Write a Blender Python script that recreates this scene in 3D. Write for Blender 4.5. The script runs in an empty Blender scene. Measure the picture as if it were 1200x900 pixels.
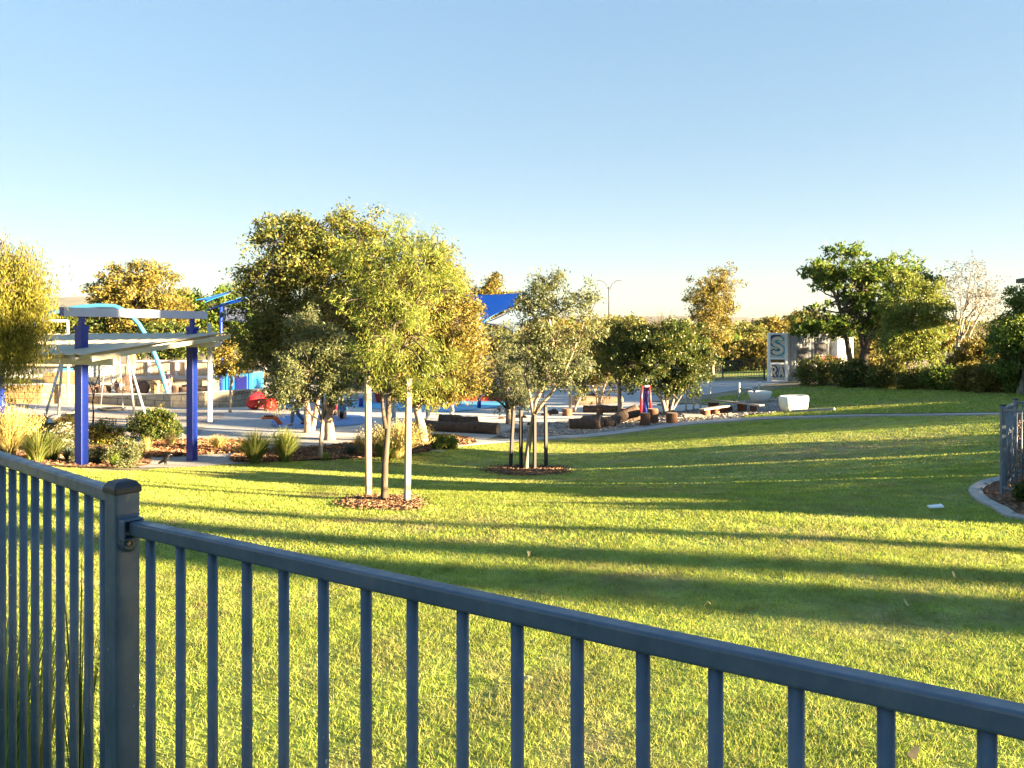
import bpy, bmesh, math, random
import numpy as np
from mathutils import Vector, Matrix
R = random.Random(7)
NR = np.random.default_rng(11)
sc = bpy.context.scene
COL = sc.collection
PI = math.pi
F, CX, HY, EYE = 900.0, 600.0, 390.0, 1.6      # focal length in px of a 1200 px wide frame, horizon row, eye height

def at(px, py, Y):
    return Vector(((px-CX)/F*Y, Y, EYE-(py-HY)/F*Y))

# ------------------------------------------------------------------ sun
SAZ, SEL = math.radians(110), math.radians(9.0)
SUN = Vector((math.sin(SAZ)*math.cos(SEL), math.cos(SAZ)*math.cos(SEL), math.sin(SEL)))
S2 = Vector((math.sin(SAZ), math.cos(SAZ)))
Q2 = Vector((-S2.y, S2.x))
def tq(t, q):                                  # ground position t metres towards the sun, q metres across
    return S2.x*t+Q2.x*q, S2.y*t+Q2.y*q

# ------------------------------------------------------------------ terrain height field
_cp = [(450,590,10.5),(618,552,17),(700,515,23),(200,545,18),(50,545,15.5),(225,540,18.5),(540,524,21),(800,498,25),
 (900,490,25.5),(1175,582,10),(1175,487,19),(1175,460,28),(950,452,37),(910,448,40),(836,445,42),(400,490,30),(150,490,31),
 (0,500,26),(880,600,8.8),(600,700,5.6),(300,700,5.7),(1000,800,3.9),(0,600,9),(850,560,14),(1000,560,12.6),(1000,520,17),
 (1100,520,16),(300,480,33),(500,484,31),(700,470,38),(800,475,33),(850,460,38),(760,455,46),(60,474,36),(300,600,9.6),
 (600,600,9.4),(850,525,18),(1250,540,12.5),(1250,470,24),(560,555,16.5)]
_P = []
for a in _cp:
    p = at(*a); _P.append((p.x, p.y, p.z))
_P += [(x, y, 0.0) for x in (-14,-7,-2,2,7,14,24) for y in (-12,-5)] + [(0,0,0),(-2,1.5,-.03),(2,1,0),(-1,3,-.13),(1.6,3.2,-.12)]
_P += [(x, y, -1.3) for x in (-60,-40,-20,0,20,40,60) for y in (62,80)] + [(-40,20,-1.3),(-40,40,-1.5),(34,0,.1),(34,20,0),(40,40,-.4),(-34,0,-.4)]
_P = np.array(_P)
def _U(r2):
    return np.where(r2 > 1e-9, r2*np.log(np.maximum(r2, 1e-9)), 0.0)
def _solve():
    n = len(_P); XY = _P[:, :2]/10
    d = ((XY[:, None]-XY[None])**2).sum(-1)
    K = _U(d)+np.eye(n)*.004
    A = np.zeros((n+3, n+3)); A[:n,:n] = K
    A[:n,n] = 1; A[:n,n+1:] = XY; A[n,:n] = 1; A[n+1:,:n] = XY.T
    b = np.zeros(n+3); b[:n] = _P[:,2]
    return np.linalg.solve(A, b)
_W = _solve()
def H(x, y):
    x = np.atleast_1d(np.asarray(x, float)); y = np.atleast_1d(np.asarray(y, float))
    xc = np.clip(x, -60, 60); yc = np.clip(y, -12, 80)
    out = np.zeros_like(x); n = len(_P)
    for i in range(0, len(x), 20000):
        q = np.stack([xc[i:i+20000], yc[i:i+20000]], -1)/10
        d = ((q[:, None]-_P[None,:,:2]/10)**2).sum(-1)
        out[i:i+20000] = _U(d)@_W[:n]+_W[n]+q@_W[n+1:]
    w = np.clip((y-62)/15, 0, 1); out = out*(1-w)-1.3*w
    return out
def h(x, y): return float(H(x, y)[0])
def G(px, py):                                 # the ground point seen at a photo position
    dx, dz = (px-CX)/F, -(py-HY)/F
    Y = np.arange(1.5, 75, .05)
    z = EYE+dz*Y; g = H(dx*Y, Y)
    k = np.nonzero(z <= g)[0]
    i = k[0] if len(k) else len(Y)-1
    return Vector((dx*Y[i], Y[i], float(g[i])))

# ------------------------------------------------------------------ object helpers
def link(o, parent=None):
    COL.objects.link(o)
    if parent is not None: o.parent = parent
    return o
def tag(o, label=None, cat=None, group=None, kind=None):
    if label: o['label'] = label
    if cat: o['category'] = cat
    if group: o['group'] = group
    if kind: o['kind'] = kind
    return o
def empty(name, loc, label, cat, group=None, rz=0):
    o = bpy.data.objects.new(name, None); o.location = loc; o.rotation_euler = (0,0,rz); o.empty_display_size = .2
    link(o); return tag(o, label, cat, group)
def npmesh(name, V, Fc, m, parent=None, smooth=False, loc=None, n=4):
    """V (N,3) array, Fc (M,n) index array"""
    me = bpy.data.meshes.new(name)
    V = np.asarray(V, np.float32); Fc = np.asarray(Fc, np.int32)
    me.vertices.add(len(V)); me.vertices.foreach_set('co', V.ravel())
    me.loops.add(Fc.size); me.loops.foreach_set('vertex_index', Fc.ravel())
    me.polygons.add(len(Fc)); me.polygons.foreach_set('loop_start', np.arange(0, Fc.size, Fc.shape[1], dtype=np.int32))
    me.update(calc_edges=True)
    if smooth: me.polygons.foreach_set('use_smooth', np.ones(len(Fc), bool))
    me.materials.append(m)
    o = bpy.data.objects.new(name, me)
    if loc is not None: o.location = loc
    return link(o, parent)

class MB:
    """collects shapes (coordinates local to the parent thing) and builds one mesh"""
    def __init__(s): s.v, s.f, s.sm = [], [], []
    def add(s, vs, fs, smooth=False):
        b = len(s.v); s.v += [tuple(v) for v in vs]; s.f += [[b+i for i in f] for f in fs]; s.sm += [smooth]*len(fs); return s
    def box(s, c, size, rot=None):
        hx, hy, hz = [a/2 for a in size]
        vs = [Vector((x,y,z)) for x in (-hx,hx) for y in (-hy,hy) for z in (-hz,hz)]
        if rot is not None:
            M = rot if isinstance(rot, Matrix) else Matrix.Rotation(rot, 3, 'Z')
            vs = [M@v for v in vs]
        c = Vector(c)
        return s.add([v+c for v in vs], [(0,1,3,2),(4,6,7,5),(0,4,5,1),(2,3,7,6),(0,2,6,4),(1,5,7,3)])
    def beam(s, a, b, w, d, up=(0,0,1)):       # box bar from a to b, w across, d along 'up'
        a, b = Vector(a), Vector(b); y = (b-a).normalized(); u = Vector(up)
        x = y.cross(u).normalized(); z = x.cross(y)
        M = Matrix((x, y, z)).transposed()
        return s.box((a+b)/2, (w, (b-a).length, d), M)
    def tube(s, pts, rad, n=8, cap=True, smooth=True):
        pts = [Vector(p) for p in pts]; k = len(pts)
        rad = [rad]*k if not hasattr(rad, '__len__') else rad
        vs, fs = [], []; ref = None
        for i, p in enumerate(pts):
            t = (pts[min(i+1,k-1)]-pts[max(i-1,0)]).normalized()
            if ref is None: ref = t.orthogonal().normalized()
            ref = (ref-t*ref.dot(t)).normalized(); bn = t.cross(ref)
            for j in range(n):
                a = 2*PI*j/n; vs.append(p+(ref*math.cos(a)+bn*math.sin(a))*rad[i])
        for i in range(k-1):
            for j in range(n):
                fs.append((i*n+j, i*n+(j+1)%n, (i+1)*n+(j+1)%n, (i+1)*n+j))
        s.add(vs, fs, smooth)
        if cap:
            b = len(s.v)-len(vs)
            s.f += [[b+j for j in range(n)][::-1], [b+(k-1)*n+j for j in range(n)]]; s.sm += [False, False]
        return s
    def lathe(s, prof, c=(0,0,0), n=16, M=None, smooth=True):
        vs, fs = [], []; c = Vector(c)
        for r, z in prof:
            for j in range(n):
                a = 2*PI*j/n; v = Vector((r*math.cos(a), r*math.sin(a), z))
                if M is not None: v = M@v
                vs.append(v+c)
        for i in range(len(prof)-1):
            for j in range(n):
                fs.append((i*n+j, i*n+(j+1)%n, (i+1)*n+(j+1)%n, (i+1)*n+j))
        s.add(vs, fs, smooth); b = len(s.v)-len(vs)
        s.f += [[b+j for j in range(n)][::-1], [b+(len(prof)-1)*n+j for j in range(n)]]; s.sm += [False, False]
        return s
    def build(s, name, m, parent=None, loc=None, bevel=0, seg=2, jitter=0):
        me = bpy.data.meshes.new(name)
        v = s.v
        if jitter: v = [(a+R.uniform(-jitter,jitter), b+R.uniform(-jitter,jitter), c+R.uniform(-jitter,jitter)) for a,b,c in v]
        me.from_pydata(v, [], s.f); me.polygons.foreach_set('use_smooth', s.sm); me.materials.append(m); me.update()
        o = bpy.data.objects.new(name, me)
        if loc is not None: o.location = loc
        link(o, parent)
        if bevel:
            b = o.modifiers.new('bevel', 'BEVEL'); b.width = bevel; b.segments = seg; b.limit_method = 'ANGLE'
        return o

# ------------------------------------------------------------------ materials
def _nt(name):
    m = bpy.data.materials.new(name); m.use_nodes = True
    nt = m.node_tree; nt.nodes.clear()
    out = nt.nodes.new('ShaderNodeOutputMaterial')
    return m, nt, out
def lin(c):                                    # sRGB 0-255 to linear
    return tuple((v/255/12.92 if v/255 <= .04045 else ((v/255+.055)/1.055)**2.4) for v in c)
def ramp(nt, fac, stops):
    r = nt.nodes.new('ShaderNodeValToRGB')
    while len(r.color_ramp.elements) < len(stops): r.color_ramp.elements.new(.5)
    for e, (p, c) in zip(r.color_ramp.elements, stops):
        e.position = p; e.color = (*c[:3], 1)
    nt.links.new(fac, r.inputs[0]); return r.outputs[0]
def noise(nt, scale, detail=4, rough=.55, vec=None, dist=0):
    n = nt.nodes.new('ShaderNodeTexNoise'); n.inputs['Scale'].default_value = scale; n.inputs['Detail'].default_value = detail
    n.inputs['Roughness'].default_value = rough; n.inputs['Distortion'].default_value = dist
    if vec is not None: nt.links.new(vec, n.inputs['Vector'])
    return n.outputs['Fac']
def coords(nt, sca=None, which='Object'):
    t = nt.nodes.new('ShaderNodeTexCoord')
    if sca is None: return t.outputs[which]
    mp = nt.nodes.new('ShaderNodeMapping'); mp.inputs['Scale'].default_value = sca
    nt.links.new(t.outputs[which], mp.inputs[0]); return mp.outputs[0]
def bump(nt, hgt, strength, dist, bsdf):
    b = nt.nodes.new('ShaderNodeBump'); b.inputs['Strength'].default_value = strength; b.inputs['Distance'].default_value = dist
    nt.links.new(hgt, b.inputs['Height']); nt.links.new(b.outputs[0], bsdf.inputs['Normal'])
def mat(name, c, rough=.6, var=.25, scale=3., bmp=.2, bdist=.01, metal=0, sca=None, c2=None, spec=.5, fine=None):
    """solid colour broken up by two scales of noise, with bump"""
    m, nt, out = _nt(name)
    p = nt.nodes.new('ShaderNodeBsdfPrincipled')
    vec = coords(nt, sca)
    c2 = c2 or tuple(v*(1-var) for v in c); c3 = tuple(min(1, v*(1+var*.5)) for v in c)
    n1 = noise(nt, scale, 6, .65, vec)
    col = ramp(nt, n1, [(.3, c2), (.5, c), (.72, c3)])
    nt.links.new(col, p.inputs['Base Color'])
    p.inputs['Roughness'].default_value = rough; p.inputs['Metallic'].default_value = metal
    p.inputs['Specular IOR Level'].default_value = spec
    if bmp: bump(nt, noise(nt, fine or scale*6, 5, .7, vec), bmp, bdist, p)
    nt.links.new(p.outputs[0], out.inputs[0]); return m
def leafmat(name, ca, cb, cc=None, trans=.35, rough=.5):
    m, nt, out = _nt(name)
    g = nt.nodes.new('ShaderNodeNewGeometry')
    stops = [(0, ca), (.6, cb), (1, cc or cb)]
    col = ramp(nt, g.outputs['Random Per Island'], stops)
    n1 = noise(nt, .9, 3, .6, coords(nt))
    hs = nt.nodes.new('ShaderNodeHueSaturation'); nt.links.new(col, hs.inputs['Color'])
    mr = nt.nodes.new('ShaderNodeMapRange'); mr.inputs[1].default_value = .3; mr.inputs[2].default_value = .7
    mr.inputs[3].default_value = .72; mr.inputs[4].default_value = 1.3
    nt.links.new(n1, mr.inputs[0]); nt.links.new(mr.outputs[0], hs.inputs['Value'])
    p = nt.nodes.new('ShaderNodeBsdfPrincipled'); p.inputs['Roughness'].default_value = rough
    p.inputs['Specular IOR Level'].default_value = .3
    t = nt.nodes.new('ShaderNodeBsdfTranslucent'); mx = nt.nodes.new('ShaderNodeMixShader'); mx.inputs[0].default_value = trans
    nt.links.new(hs.outputs[0], p.inputs['Base Color']); nt.links.new(hs.outputs[0], t.inputs[0])
    nt.links.new(p.outputs[0], mx.inputs[1]); nt.links.new(t.outputs[0], mx.inputs[2]); nt.links.new(mx.outputs[0], out.inputs[0])
    return m

def lawnmat(name, blades):
    m, nt, out = _nt(name)
    pos = coords(nt, None, 'Object')
    g = nt.nodes.new('ShaderNodeNewGeometry')
    big = noise(nt, .45, 4, .6, pos); mid = noise(nt, 2.6, 4, .65, pos)
    if blades:
        fac = g.outputs['Random Per Island']
        c = ramp(nt, fac, [(0,(.17,.28,.05)),(.5,(.30,.40,.065)),(.85,(.44,.47,.10)),(1,(.54,.48,.22))])
    else:
        fac = noise(nt, 38, 5, .75, pos)
        c = ramp(nt, fac, [(.25,(.14,.19,.05)),(.5,(.25,.33,.07)),(.75,(.38,.41,.13))])
    dry = (.34,.29,.16)
    mx = nt.nodes.new('ShaderNodeMix'); mx.data_type = 'RGBA'
    ad = nt.nodes.new('ShaderNodeMath'); ad.operation = 'MULTIPLY'
    nt.links.new(ramp(nt, big, [(.44,(0,0,0)),(.64,(1,1,1))]), ad.inputs[0]); nt.links.new(ramp(nt, mid, [(.40,(0,0,0)),(.62,(.85,.85,.85))]), ad.inputs[1])
    # worn patches in the hollow
    sp = nt.nodes.new('ShaderNodeSeparateXYZ'); nt.links.new(pos, sp.inputs[0])
    vd = nt.nodes.new('ShaderNodeVectorMath'); vd.operation = 'DISTANCE'
    mp = nt.nodes.new('ShaderNodeMapping'); mp.inputs['Scale'].default_value = (.55,1,0); nt.links.new(pos, mp.inputs[0])
    nt.links.new(mp.outputs[0], vd.inputs[0]); w = G(975, 528); vd.inputs[1].default_value = (w.x*.55, w.y, 0)
    ww = nt.nodes.new('ShaderNodeMapRange'); ww.inputs[1].default_value = .2; ww.inputs[2].default_value = 2.2
    ww.inputs[3].default_value = 1; ww.inputs[4].default_value = 0; nt.links.new(vd.outputs['Value'], ww.inputs[0])
    w2 = nt.nodes.new('ShaderNodeMath'); w2.operation = 'MULTIPLY'; nt.links.new(ww.outputs[0], w2.inputs[0])
    nt.links.new(ramp(nt, mid, [(.35,(0,0,0)),(.55,(1,1,1))]), w2.inputs[1])
    mxx = nt.nodes.new('ShaderNodeMath'); mxx.operation = 'MAXIMUM'; nt.links.new(ad.outputs[0], mxx.inputs[0]); nt.links.new(w2.outputs[0], mxx.inputs[1])
    sc7 = nt.nodes.new('ShaderNodeMath'); sc7.operation = 'MULTIPLY'; sc7.inputs[1].default_value = .9; nt.links.new(mxx.outputs[0], sc7.inputs[0])
    nt.links.new(sc7.outputs[0], mx.inputs[0]); nt.links.new(c, mx.inputs[6]); mx.inputs[7].default_value = (*dry, 1)
    hs = nt.nodes.new('ShaderNodeHueSaturation'); nt.links.new(mx.outputs[2], hs.inputs['Color'])
    mr = nt.nodes.new('ShaderNodeMapRange'); mr.inputs[1].default_value = .3; mr.inputs[2].default_value = .7; mr.inputs[3].default_value = .6; mr.inputs[4].default_value = 1.35
    nt.links.new(noise(nt, 3.2, 7, .75, pos, .5), mr.inputs[0]); nt.links.new(mr.outputs[0], hs.inputs['Value'])
    mx = hs
    p = nt.nodes.new('ShaderNodeBsdfPrincipled'); p.inputs['Roughness'].default_value = .65; p.inputs['Specular IOR Level'].default_value = .2
    nt.links.new(mx.outputs[0], p.inputs['Base Color'])
    if blades:
        t = nt.nodes.new('ShaderNodeBsdfTranslucent'); ms = nt.nodes.new('ShaderNodeMixShader'); ms.inputs[0].default_value = .5
        nt.links.new(mx.outputs[0], t.inputs[0]); nt.links.new(p.outputs[0], ms.inputs[1]); nt.links.new(t.outputs[0], ms.inputs[2])
        nt.links.new(ms.outputs[0], out.inputs[0])
    else:
        bump(nt, fac, .8, .03, p); nt.links.new(p.outputs[0], out.inputs[0])
    return m

def bark(name, ca, cb, vscale=1.6, sc_=9):
    m, nt, out = _nt(name)
    vec = coords(nt, (1,1,.18)); n1 = noise(nt, sc_, 6, .7, vec)
    p = nt.nodes.new('ShaderNodeBsdfPrincipled'); p.inputs['Roughness'].default_value = .85
    nt.links.new(ramp(nt, n1, [(.34, ca), (.5, tuple((a+b)/2 for a,b in zip(ca,cb))), (.66, cb)]), p.inputs['Base Color'])
    bump(nt, n1, .9, .02, p); nt.links.new(p.outputs[0], out.inputs[0]); return m

def brickmat(name, c1, c2, mortar, scale, w=.5, rh=.25):
    m, nt, out = _nt(name)
    geo = nt.nodes.new('ShaderNodeNewGeometry'); sp = nt.nodes.new('ShaderNodeSeparateXYZ'); nt.links.new(geo.outputs['Position'], sp.inputs[0])
    ad = nt.nodes.new('ShaderNodeMath'); nt.links.new(sp.outputs[0], ad.inputs[0]); nt.links.new(sp.outputs[1], ad.inputs[1])
    cb = nt.nodes.new('ShaderNodeCombineXYZ'); nt.links.new(ad.outputs[0], cb.inputs[0]); nt.links.new(sp.outputs[2], cb.inputs[1])
    b = nt.nodes.new('ShaderNodeTexBrick'); b.inputs['Scale'].default_value = scale; b.inputs['Color1'].default_value = (*c1,1)
    b.inputs['Color2'].default_value = (*c2,1); b.inputs['Mortar'].default_value = (*mortar,1); b.inputs['Mortar Size'].default_value = .02
    b.inputs['Brick Width'].default_value = w; b.inputs['Row Height'].default_value = rh
    nt.links.new(cb.outputs[0], b.inputs[0])
    n1 = noise(nt, 4, 6, .7, coords(nt))
    mx = nt.nodes.new('ShaderNodeMix'); mx.data_type = 'RGBA'; mx.blend_type = 'MULTIPLY'; mx.inputs[0].default_value = .7
    nt.links.new(b.outputs[0], mx.inputs[6]); nt.links.new(ramp(nt, n1, [(.3,(.55,.5,.45)),(.6,(1,1,1))]), mx.inputs[7])
    p = nt.nodes.new('ShaderNodeBsdfPrincipled'); p.inputs['Roughness'].default_value = .9
    nt.links.new(mx.outputs[2], p.inputs['Base Color']); bump(nt, n1, .6, .02, p); nt.links.new(p.outputs[0], out.inputs[0]); return m

def wornpaint():
    """blue-grey powder coat with dusty patches, drip marks and small pale splashes"""
    m, nt, out = _nt('worn_powder_coat'); p = nt.nodes.new('ShaderNodeBsdfPrincipled'); g = nt.nodes.new('ShaderNodeNewGeometry'); pos = g.outputs['Position']
    base = ramp(nt, noise(nt, 9, 6, .7, pos), [(.3,(.026,.055,.098)),(.5,(.042,.080,.132)),(.72,(.072,.110,.162))])
    mp = nt.nodes.new('ShaderNodeMapping'); mp.inputs['Scale'].default_value = (60,60,9); nt.links.new(pos, mp.inputs[0])
    dust = ramp(nt, noise(nt, 1, 5, .75, mp.outputs[0]), [(.5,(0,0,0)),(.78,(.55,.55,.55))])
    mx = nt.nodes.new('ShaderNodeMix'); mx.data_type = 'RGBA'; nt.links.new(dust, mx.inputs[0]); nt.links.new(base, mx.inputs[6]); mx.inputs[7].default_value = (.10,.125,.15,1)
    sp = ramp(nt, noise(nt, 38, 2, .5, pos), [(.735,(0,0,0)),(.75,(.7,.7,.7))])
    m2 = nt.nodes.new('ShaderNodeMix'); m2.data_type = 'RGBA'; nt.links.new(sp, m2.inputs[0]); nt.links.new(mx.outputs[2], m2.inputs[6]); m2.inputs[7].default_value = (.38,.42,.45,1)
    nt.links.new(m2.outputs[2], p.inputs['Base Color'])
    nt.links.new(ramp(nt, noise(nt, 22, 5, .7, pos), [(.3,(.28,.28,.28)),(.7,(.6,.6,.6))]), p.inputs['Roughness']); p.inputs['Specular IOR Level'].default_value = .6
    bump(nt, noise(nt, 260, 3, .6, pos), .12, .001, p); nt.links.new(p.outputs[0], out.inputs[0]); return m
M = {}
M['rail'] = mat('powder_coat_blue_grey', (.030,.070,.135), .48, .28, 5, .12, .002, spec=.45, fine=120)
M['rail'] = wornpaint()
M['postcap'] = mat('dark_plastic_cap', (.010,.015,.026), .5, .2, 9, .1, .002)
M['bolt'] = mat('bolt_steel', (.1,.1,.11), .35, .2, 20, .1, .001, metal=.8)
M['sidefence'] = mat('side_fence_paint', (.10,.14,.19), .45, .2, 8, .05)
M['blackfence'] = mat('black_fence_paint', (.03,.035,.04), .5, .2, 8, .05)
M['soil'] = mat('dry_soil', (.22,.19,.12), .95, .4, .6, .6, .05, c2=(.12,.12,.05))
M['lawn'] = lawnmat('lawn_turf', False)
M['blade'] = lawnmat('grass_blades', True)
M['concrete'] = mat('pale_concrete', (.34,.355,.375), .85, .22, 1.6, .3, .01, fine=60)
M['kerb'] = mat('kerb_concrete', (.33,.33,.32), .85, .2, 4, .3, .005)
M['sand'] = mat('play_sand', (.52,.51,.50), .95, .22, 2.2, .8, .03, fine=14)
M['gravel'] = mat('mulch_gravel', (.30,.28,.275), .95, .5, 9, .9, .03, fine=40)
M['mulch'] = mat('bark_mulch', (.16,.085,.05), .95, .5, 14, 1, .03, c2=(.07,.045,.035), fine=50)
M['chip'] = leafmat('bark_chips', (.09,.05,.03), (.21,.12,.07), (.36,.23,.14), 0, .9)
M['chipr'] = leafmat('red_bark_chips', (.12,.06,.035), (.24,.125,.07), (.36,.22,.13), 0, .9)
M['splash'] = mat('blue_softfall', (.06,.36,.62), .6, .25, .8, .1, .01, c2=(.05,.24,.52))
M['softblue'] = mat('worn_blue_softfall', (.07,.20,.48), .7, .5, 2.5, .1, .01, c2=(.2,.3,.45))
M['post_blue'] = mat('royal_blue_paint', (.007,.028,.27), .35, .15, 4, .04, .002)
M['white_paint'] = mat('white_paint', (.42,.43,.48), .45, .08, 2, .05, .003)
M['cream_metal'] = mat('cream_roof_sheet', (.46,.41,.31), .55, .12, 1.4, .05, .003)
M['beam'] = mat('lavender_white_beam', (.44,.45,.58), .5, .14, 2, .05, .003)
M['frame_white'] = mat('gloss_white_frame', (.78,.80,.82), .4, .08, 2, .05, .003)
M['arch'] = mat('pale_blue_tube', (.05,.24,.46), .3, .1, 2, .02)
M['steel'] = mat('galvanised_steel', (.42,.47,.50), .4, .15, 8, .05, .002, metal=.4)
M['sail'] = mat('blue_shade_cloth', (.01,.20,.80), .7, .1, 3, .15, .002, fine=300)
M['sail2'] = mat('grey_blue_shade_cloth', (.16,.19,.30), .8, .1, 3, .15, .002, fine=300)
M['sailw'] = mat('white_shade_cloth', (.10,.16,.26), .8, .06, 3, .15, .002, fine=300)
M['sandstone'] = brickmat('sandstone_blocks', (.34,.235,.11), (.40,.28,.14), (.18,.13,.08), 1.0, 1.1, .3)
M['limestone'] = brickmat('limestone_blocks', (.36,.33,.28), (.30,.27,.22), (.17,.15,.12), 1.0, .62, .3)
M['timber'] = mat('weathered_boards', (.42,.33,.24), .8, .35, 2.2, .4, .01, sca=(9,9,.5))
M['greypaint'] = mat('grey_metal_sheet', (.20,.23,.27), .6, .1, 2, .1)
M['rock'] = mat('brown_boulder', (.085,.055,.045), .9, .5, 3, .9, .06, c2=(.05,.04,.035), fine=9)
M['log'] = mat('weathered_log', (.105,.07,.052), .9, .5, 5, 1, .05, c2=(.045,.032,.027), fine=14)
M['stump'] = mat('treated_stump', (.115,.055,.032), .85, .4, 3, .8, .02, sca=(1.6,1.6,.18), c2=(.075,.04,.028), fine=14)
M['logend'] = mat('sawn_log_end', (.36,.25,.17), .85, .3, 7, .4, .01)
M['plank'] = mat('grey_plank', (.30,.29,.28), .85, .3, 3, .4, .01, sca=(1,6,1))
M['tub'] = mat('white_fibreglass', (.76,.77,.75), .35, .08, 2.5, .05, .004)
M['red'] = mat('red_plastic', (.42,.015,.02), .35, .15, 3, .05, .004)
M['darkred'] = mat('dark_red_panel', (.30,.012,.015), .5, .15, 3, .05, .004)
M['navy'] = mat('navy_panel', (.008,.012,.17), .5, .15, 2, .05, .004)
M['orange'] = mat('orange_plastic', (.62,.12,.03), .4, .15, 4, .05, .004)
M['black'] = mat('black_rubber', (.02,.02,.022), .7, .2, 6, .1, .004)
M['stake'] = mat('sawn_pine_stake', (.30,.25,.19), .85, .25, 3, .4, .004, sca=(1,1,.1), fine=40)
M['stakedark'] = mat('black_stake', (.022,.022,.026), .7, .3, 5, .3, .004)
M['concont'] = mat('white_container_steel', (.38,.42,.47), .5, .12, 1.2, .05, .004)
M['signcream'] = mat('cream_sign_panel', (.72,.64,.50), .6, .12, 2, .05)
M['signnavy'] = mat('navy_sign_paint', (.012,.07,.20), .5, .1, 3, 0)
M['signteal'] = mat('teal_sign_paint', (.03,.34,.46), .5, .1, 3, 0)
M['window'] = mat('grey_window', (.12,.13,.15), .2, .3, 2, 0)
M['brownslot'] = mat('brown_slot_panel', (.17,.12,.05), .7, .4, 6, .2)
M['roofdark'] = mat('dark_roof_sheet', (.05,.055,.06), .5, .15, 2, .1)
M['brickwall'] = brickmat('house_brick', (.40,.33,.26), (.34,.27,.21), (.45,.42,.38), 4, .5, .25)
M['paper'] = mat('white_paper', (.8,.83,.88), .7, .06, 20, .1, .002)
M['dryleaf'] = mat('dry_leaf', (.55,.42,.2), .8, .2, 20, .2, .002)
M['feather'] = mat('black_feathers', (.008,.008,.01), .45, .3, 30, .3, .003)
M['skin'] = mat('skin_tone', (.45,.28,.2), .6, .1, 10, 0)
M['hair'] = mat('dark_hair', (.012,.01,.008), .6, .3, 30, .3, .003)
for k_, c_ in dict(cloth_navy=(.012,.014,.04), cloth_pink=(.36,.12,.18), cloth_yellow=(.55,.30,.05), cloth_blue=(.02,.05,.30), cloth_sky=(.12,.33,.62),
                   cloth_black=(.015,.015,.018), cloth_jeans=(.10,.15,.24), cloth_grey=(.45,.46,.46), cloth_red=(.55,.03,.05), cloth_magenta=(.62,.05,.14), cloth_white=(.7,.7,.7)).items():
    M[k_] = mat(k_, c_, .85, .2, 12, .2, .003)
M['hill'] = mat('scrub_hill', (.075,.08,.075), .95, .45, .012, 0, sca=(1,1,3), c2=(.04,.05,.035))
# bark and leaves
M['b_dark'] = bark('dark_bark', (.03,.024,.02), (.11,.085,.065))
M['b_paper'] = bark('paper_bark', (.14,.09,.06), (.42,.33,.24))
M['b_grey'] = bark('grey_bark', (.11,.10,.09), (.33,.30,.26))
M['b_pale'] = bark('pale_gum_bark', (.24,.20,.15), (.48,.42,.34))
M['l_olive'] = leafmat('olive_leaves', (.06,.09,.022), (.12,.145,.03), (.25,.20,.045))
M['l_dark'] = leafmat('dark_glossy_leaves', (.025,.055,.015), (.065,.10,.02), (.16,.15,.03), .3, .4)
M['l_lime'] = leafmat('lime_leaves', (.10,.155,.03), (.18,.23,.042), (.28,.27,.06), .42)
M['l_gold'] = leafmat('golden_leaves', (.09,.10,.022), (.19,.165,.035), (.30,.22,.06), .35)
M['l_grey'] = leafmat('grey_green_leaves', (.085,.115,.06), (.13,.16,.07), (.19,.19,.08), .35)
M['l_fresh'] = leafmat('fresh_green_leaves', (.05,.11,.02), (.10,.17,.03), (.24,.26,.035), .4)
M['l_sparse'] = leafmat('dry_brown_leaves', (.09,.08,.045), (.15,.13,.075), (.21,.18,.11), .3)
M['l_willow'] = leafmat('willow_leaves', (.10,.12,.02), (.19,.185,.025), (.28,.25,.04), .45)
M['g_tan'] = leafmat('tan_grass_blades', (.30,.27,.09), (.48,.40,.15), (.62,.52,.26), .35)
M['g_green'] = leafmat('green_strap_blades', (.06,.10,.02), (.12,.16,.035), (.26,.25,.09), .3)
M['g_lime'] = leafmat('lime_strap_blades', (.12,.22,.025), (.22,.34,.04), (.34,.42,.07), .4)
M['g_blue'] = leafmat('blue_green_blades', (.04,.085,.07), (.08,.13,.10), (.14,.18,.13), .3)
M['f_yellow'] = leafmat('yellow_flowers', (.5,.40,.04), (.62,.52,.06), (.4,.36,.06), .3)
M['f_white'] = leafmat('pale_flowers', (.38,.34,.30), (.5,.47,.42), (.3,.28,.22), .3)
HAZE = .00003
SKYSAT, SKYG, SKYS, EXPO = 1.95, .32, .051, 3.65
# ------------------------------------------------------------------ vegetation builders
def unit(a): return a/np.maximum(np.linalg.norm(a, axis=-1, keepdims=True), 1e-9)
def leaf_quads(C, D, L, W):
    """rhombic leaves: centres C, directions D, length L, width W -> verts, faces"""
    n = len(C); side = unit(np.cross(D, unit(NR.normal(size=(n,3)))))
    L = np.broadcast_to(L, n)[:,None]*NR.uniform(.7,1.25,(n,1)); W = np.broadcast_to(W, n)[:,None]*NR.uniform(.75,1.2,(n,1))
    nrm = np.cross(D, side)
    V = np.empty((n,4,3)); V[:,0] = C-D*L*.5; V[:,1] = C-side*W*.5+D*L*.05+nrm*W*.15; V[:,2] = C+D*L*.5; V[:,3] = C+side*W*.5+D*L*.05+nrm*W*.15
    return V.reshape(-1,3), np.arange(n*4).reshape(n,4)
def in_ell(n, c, r, bias=.55):
    d = unit(NR.normal(size=(n,3))); rr = NR.uniform(0,1,n)**bias
    return np.array(c)+d*rr[:,None]*np.array(r)

def curve_pts(a, b, k=4, wob=.08, sag=0):
    a, b = Vector(a), Vector(b); L = (b-a).length; out = []
    for i in range(k+1):
        t = i/k; p = a.lerp(b, t)
        if 0 < i < k: p += Vector((R.uniform(-1,1), R.uniform(-1,1), R.uniform(-.6,.6)))*wob*L
        p.z += math.sin(PI*t)*sag*L
        out.append(p)
    return out

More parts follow.
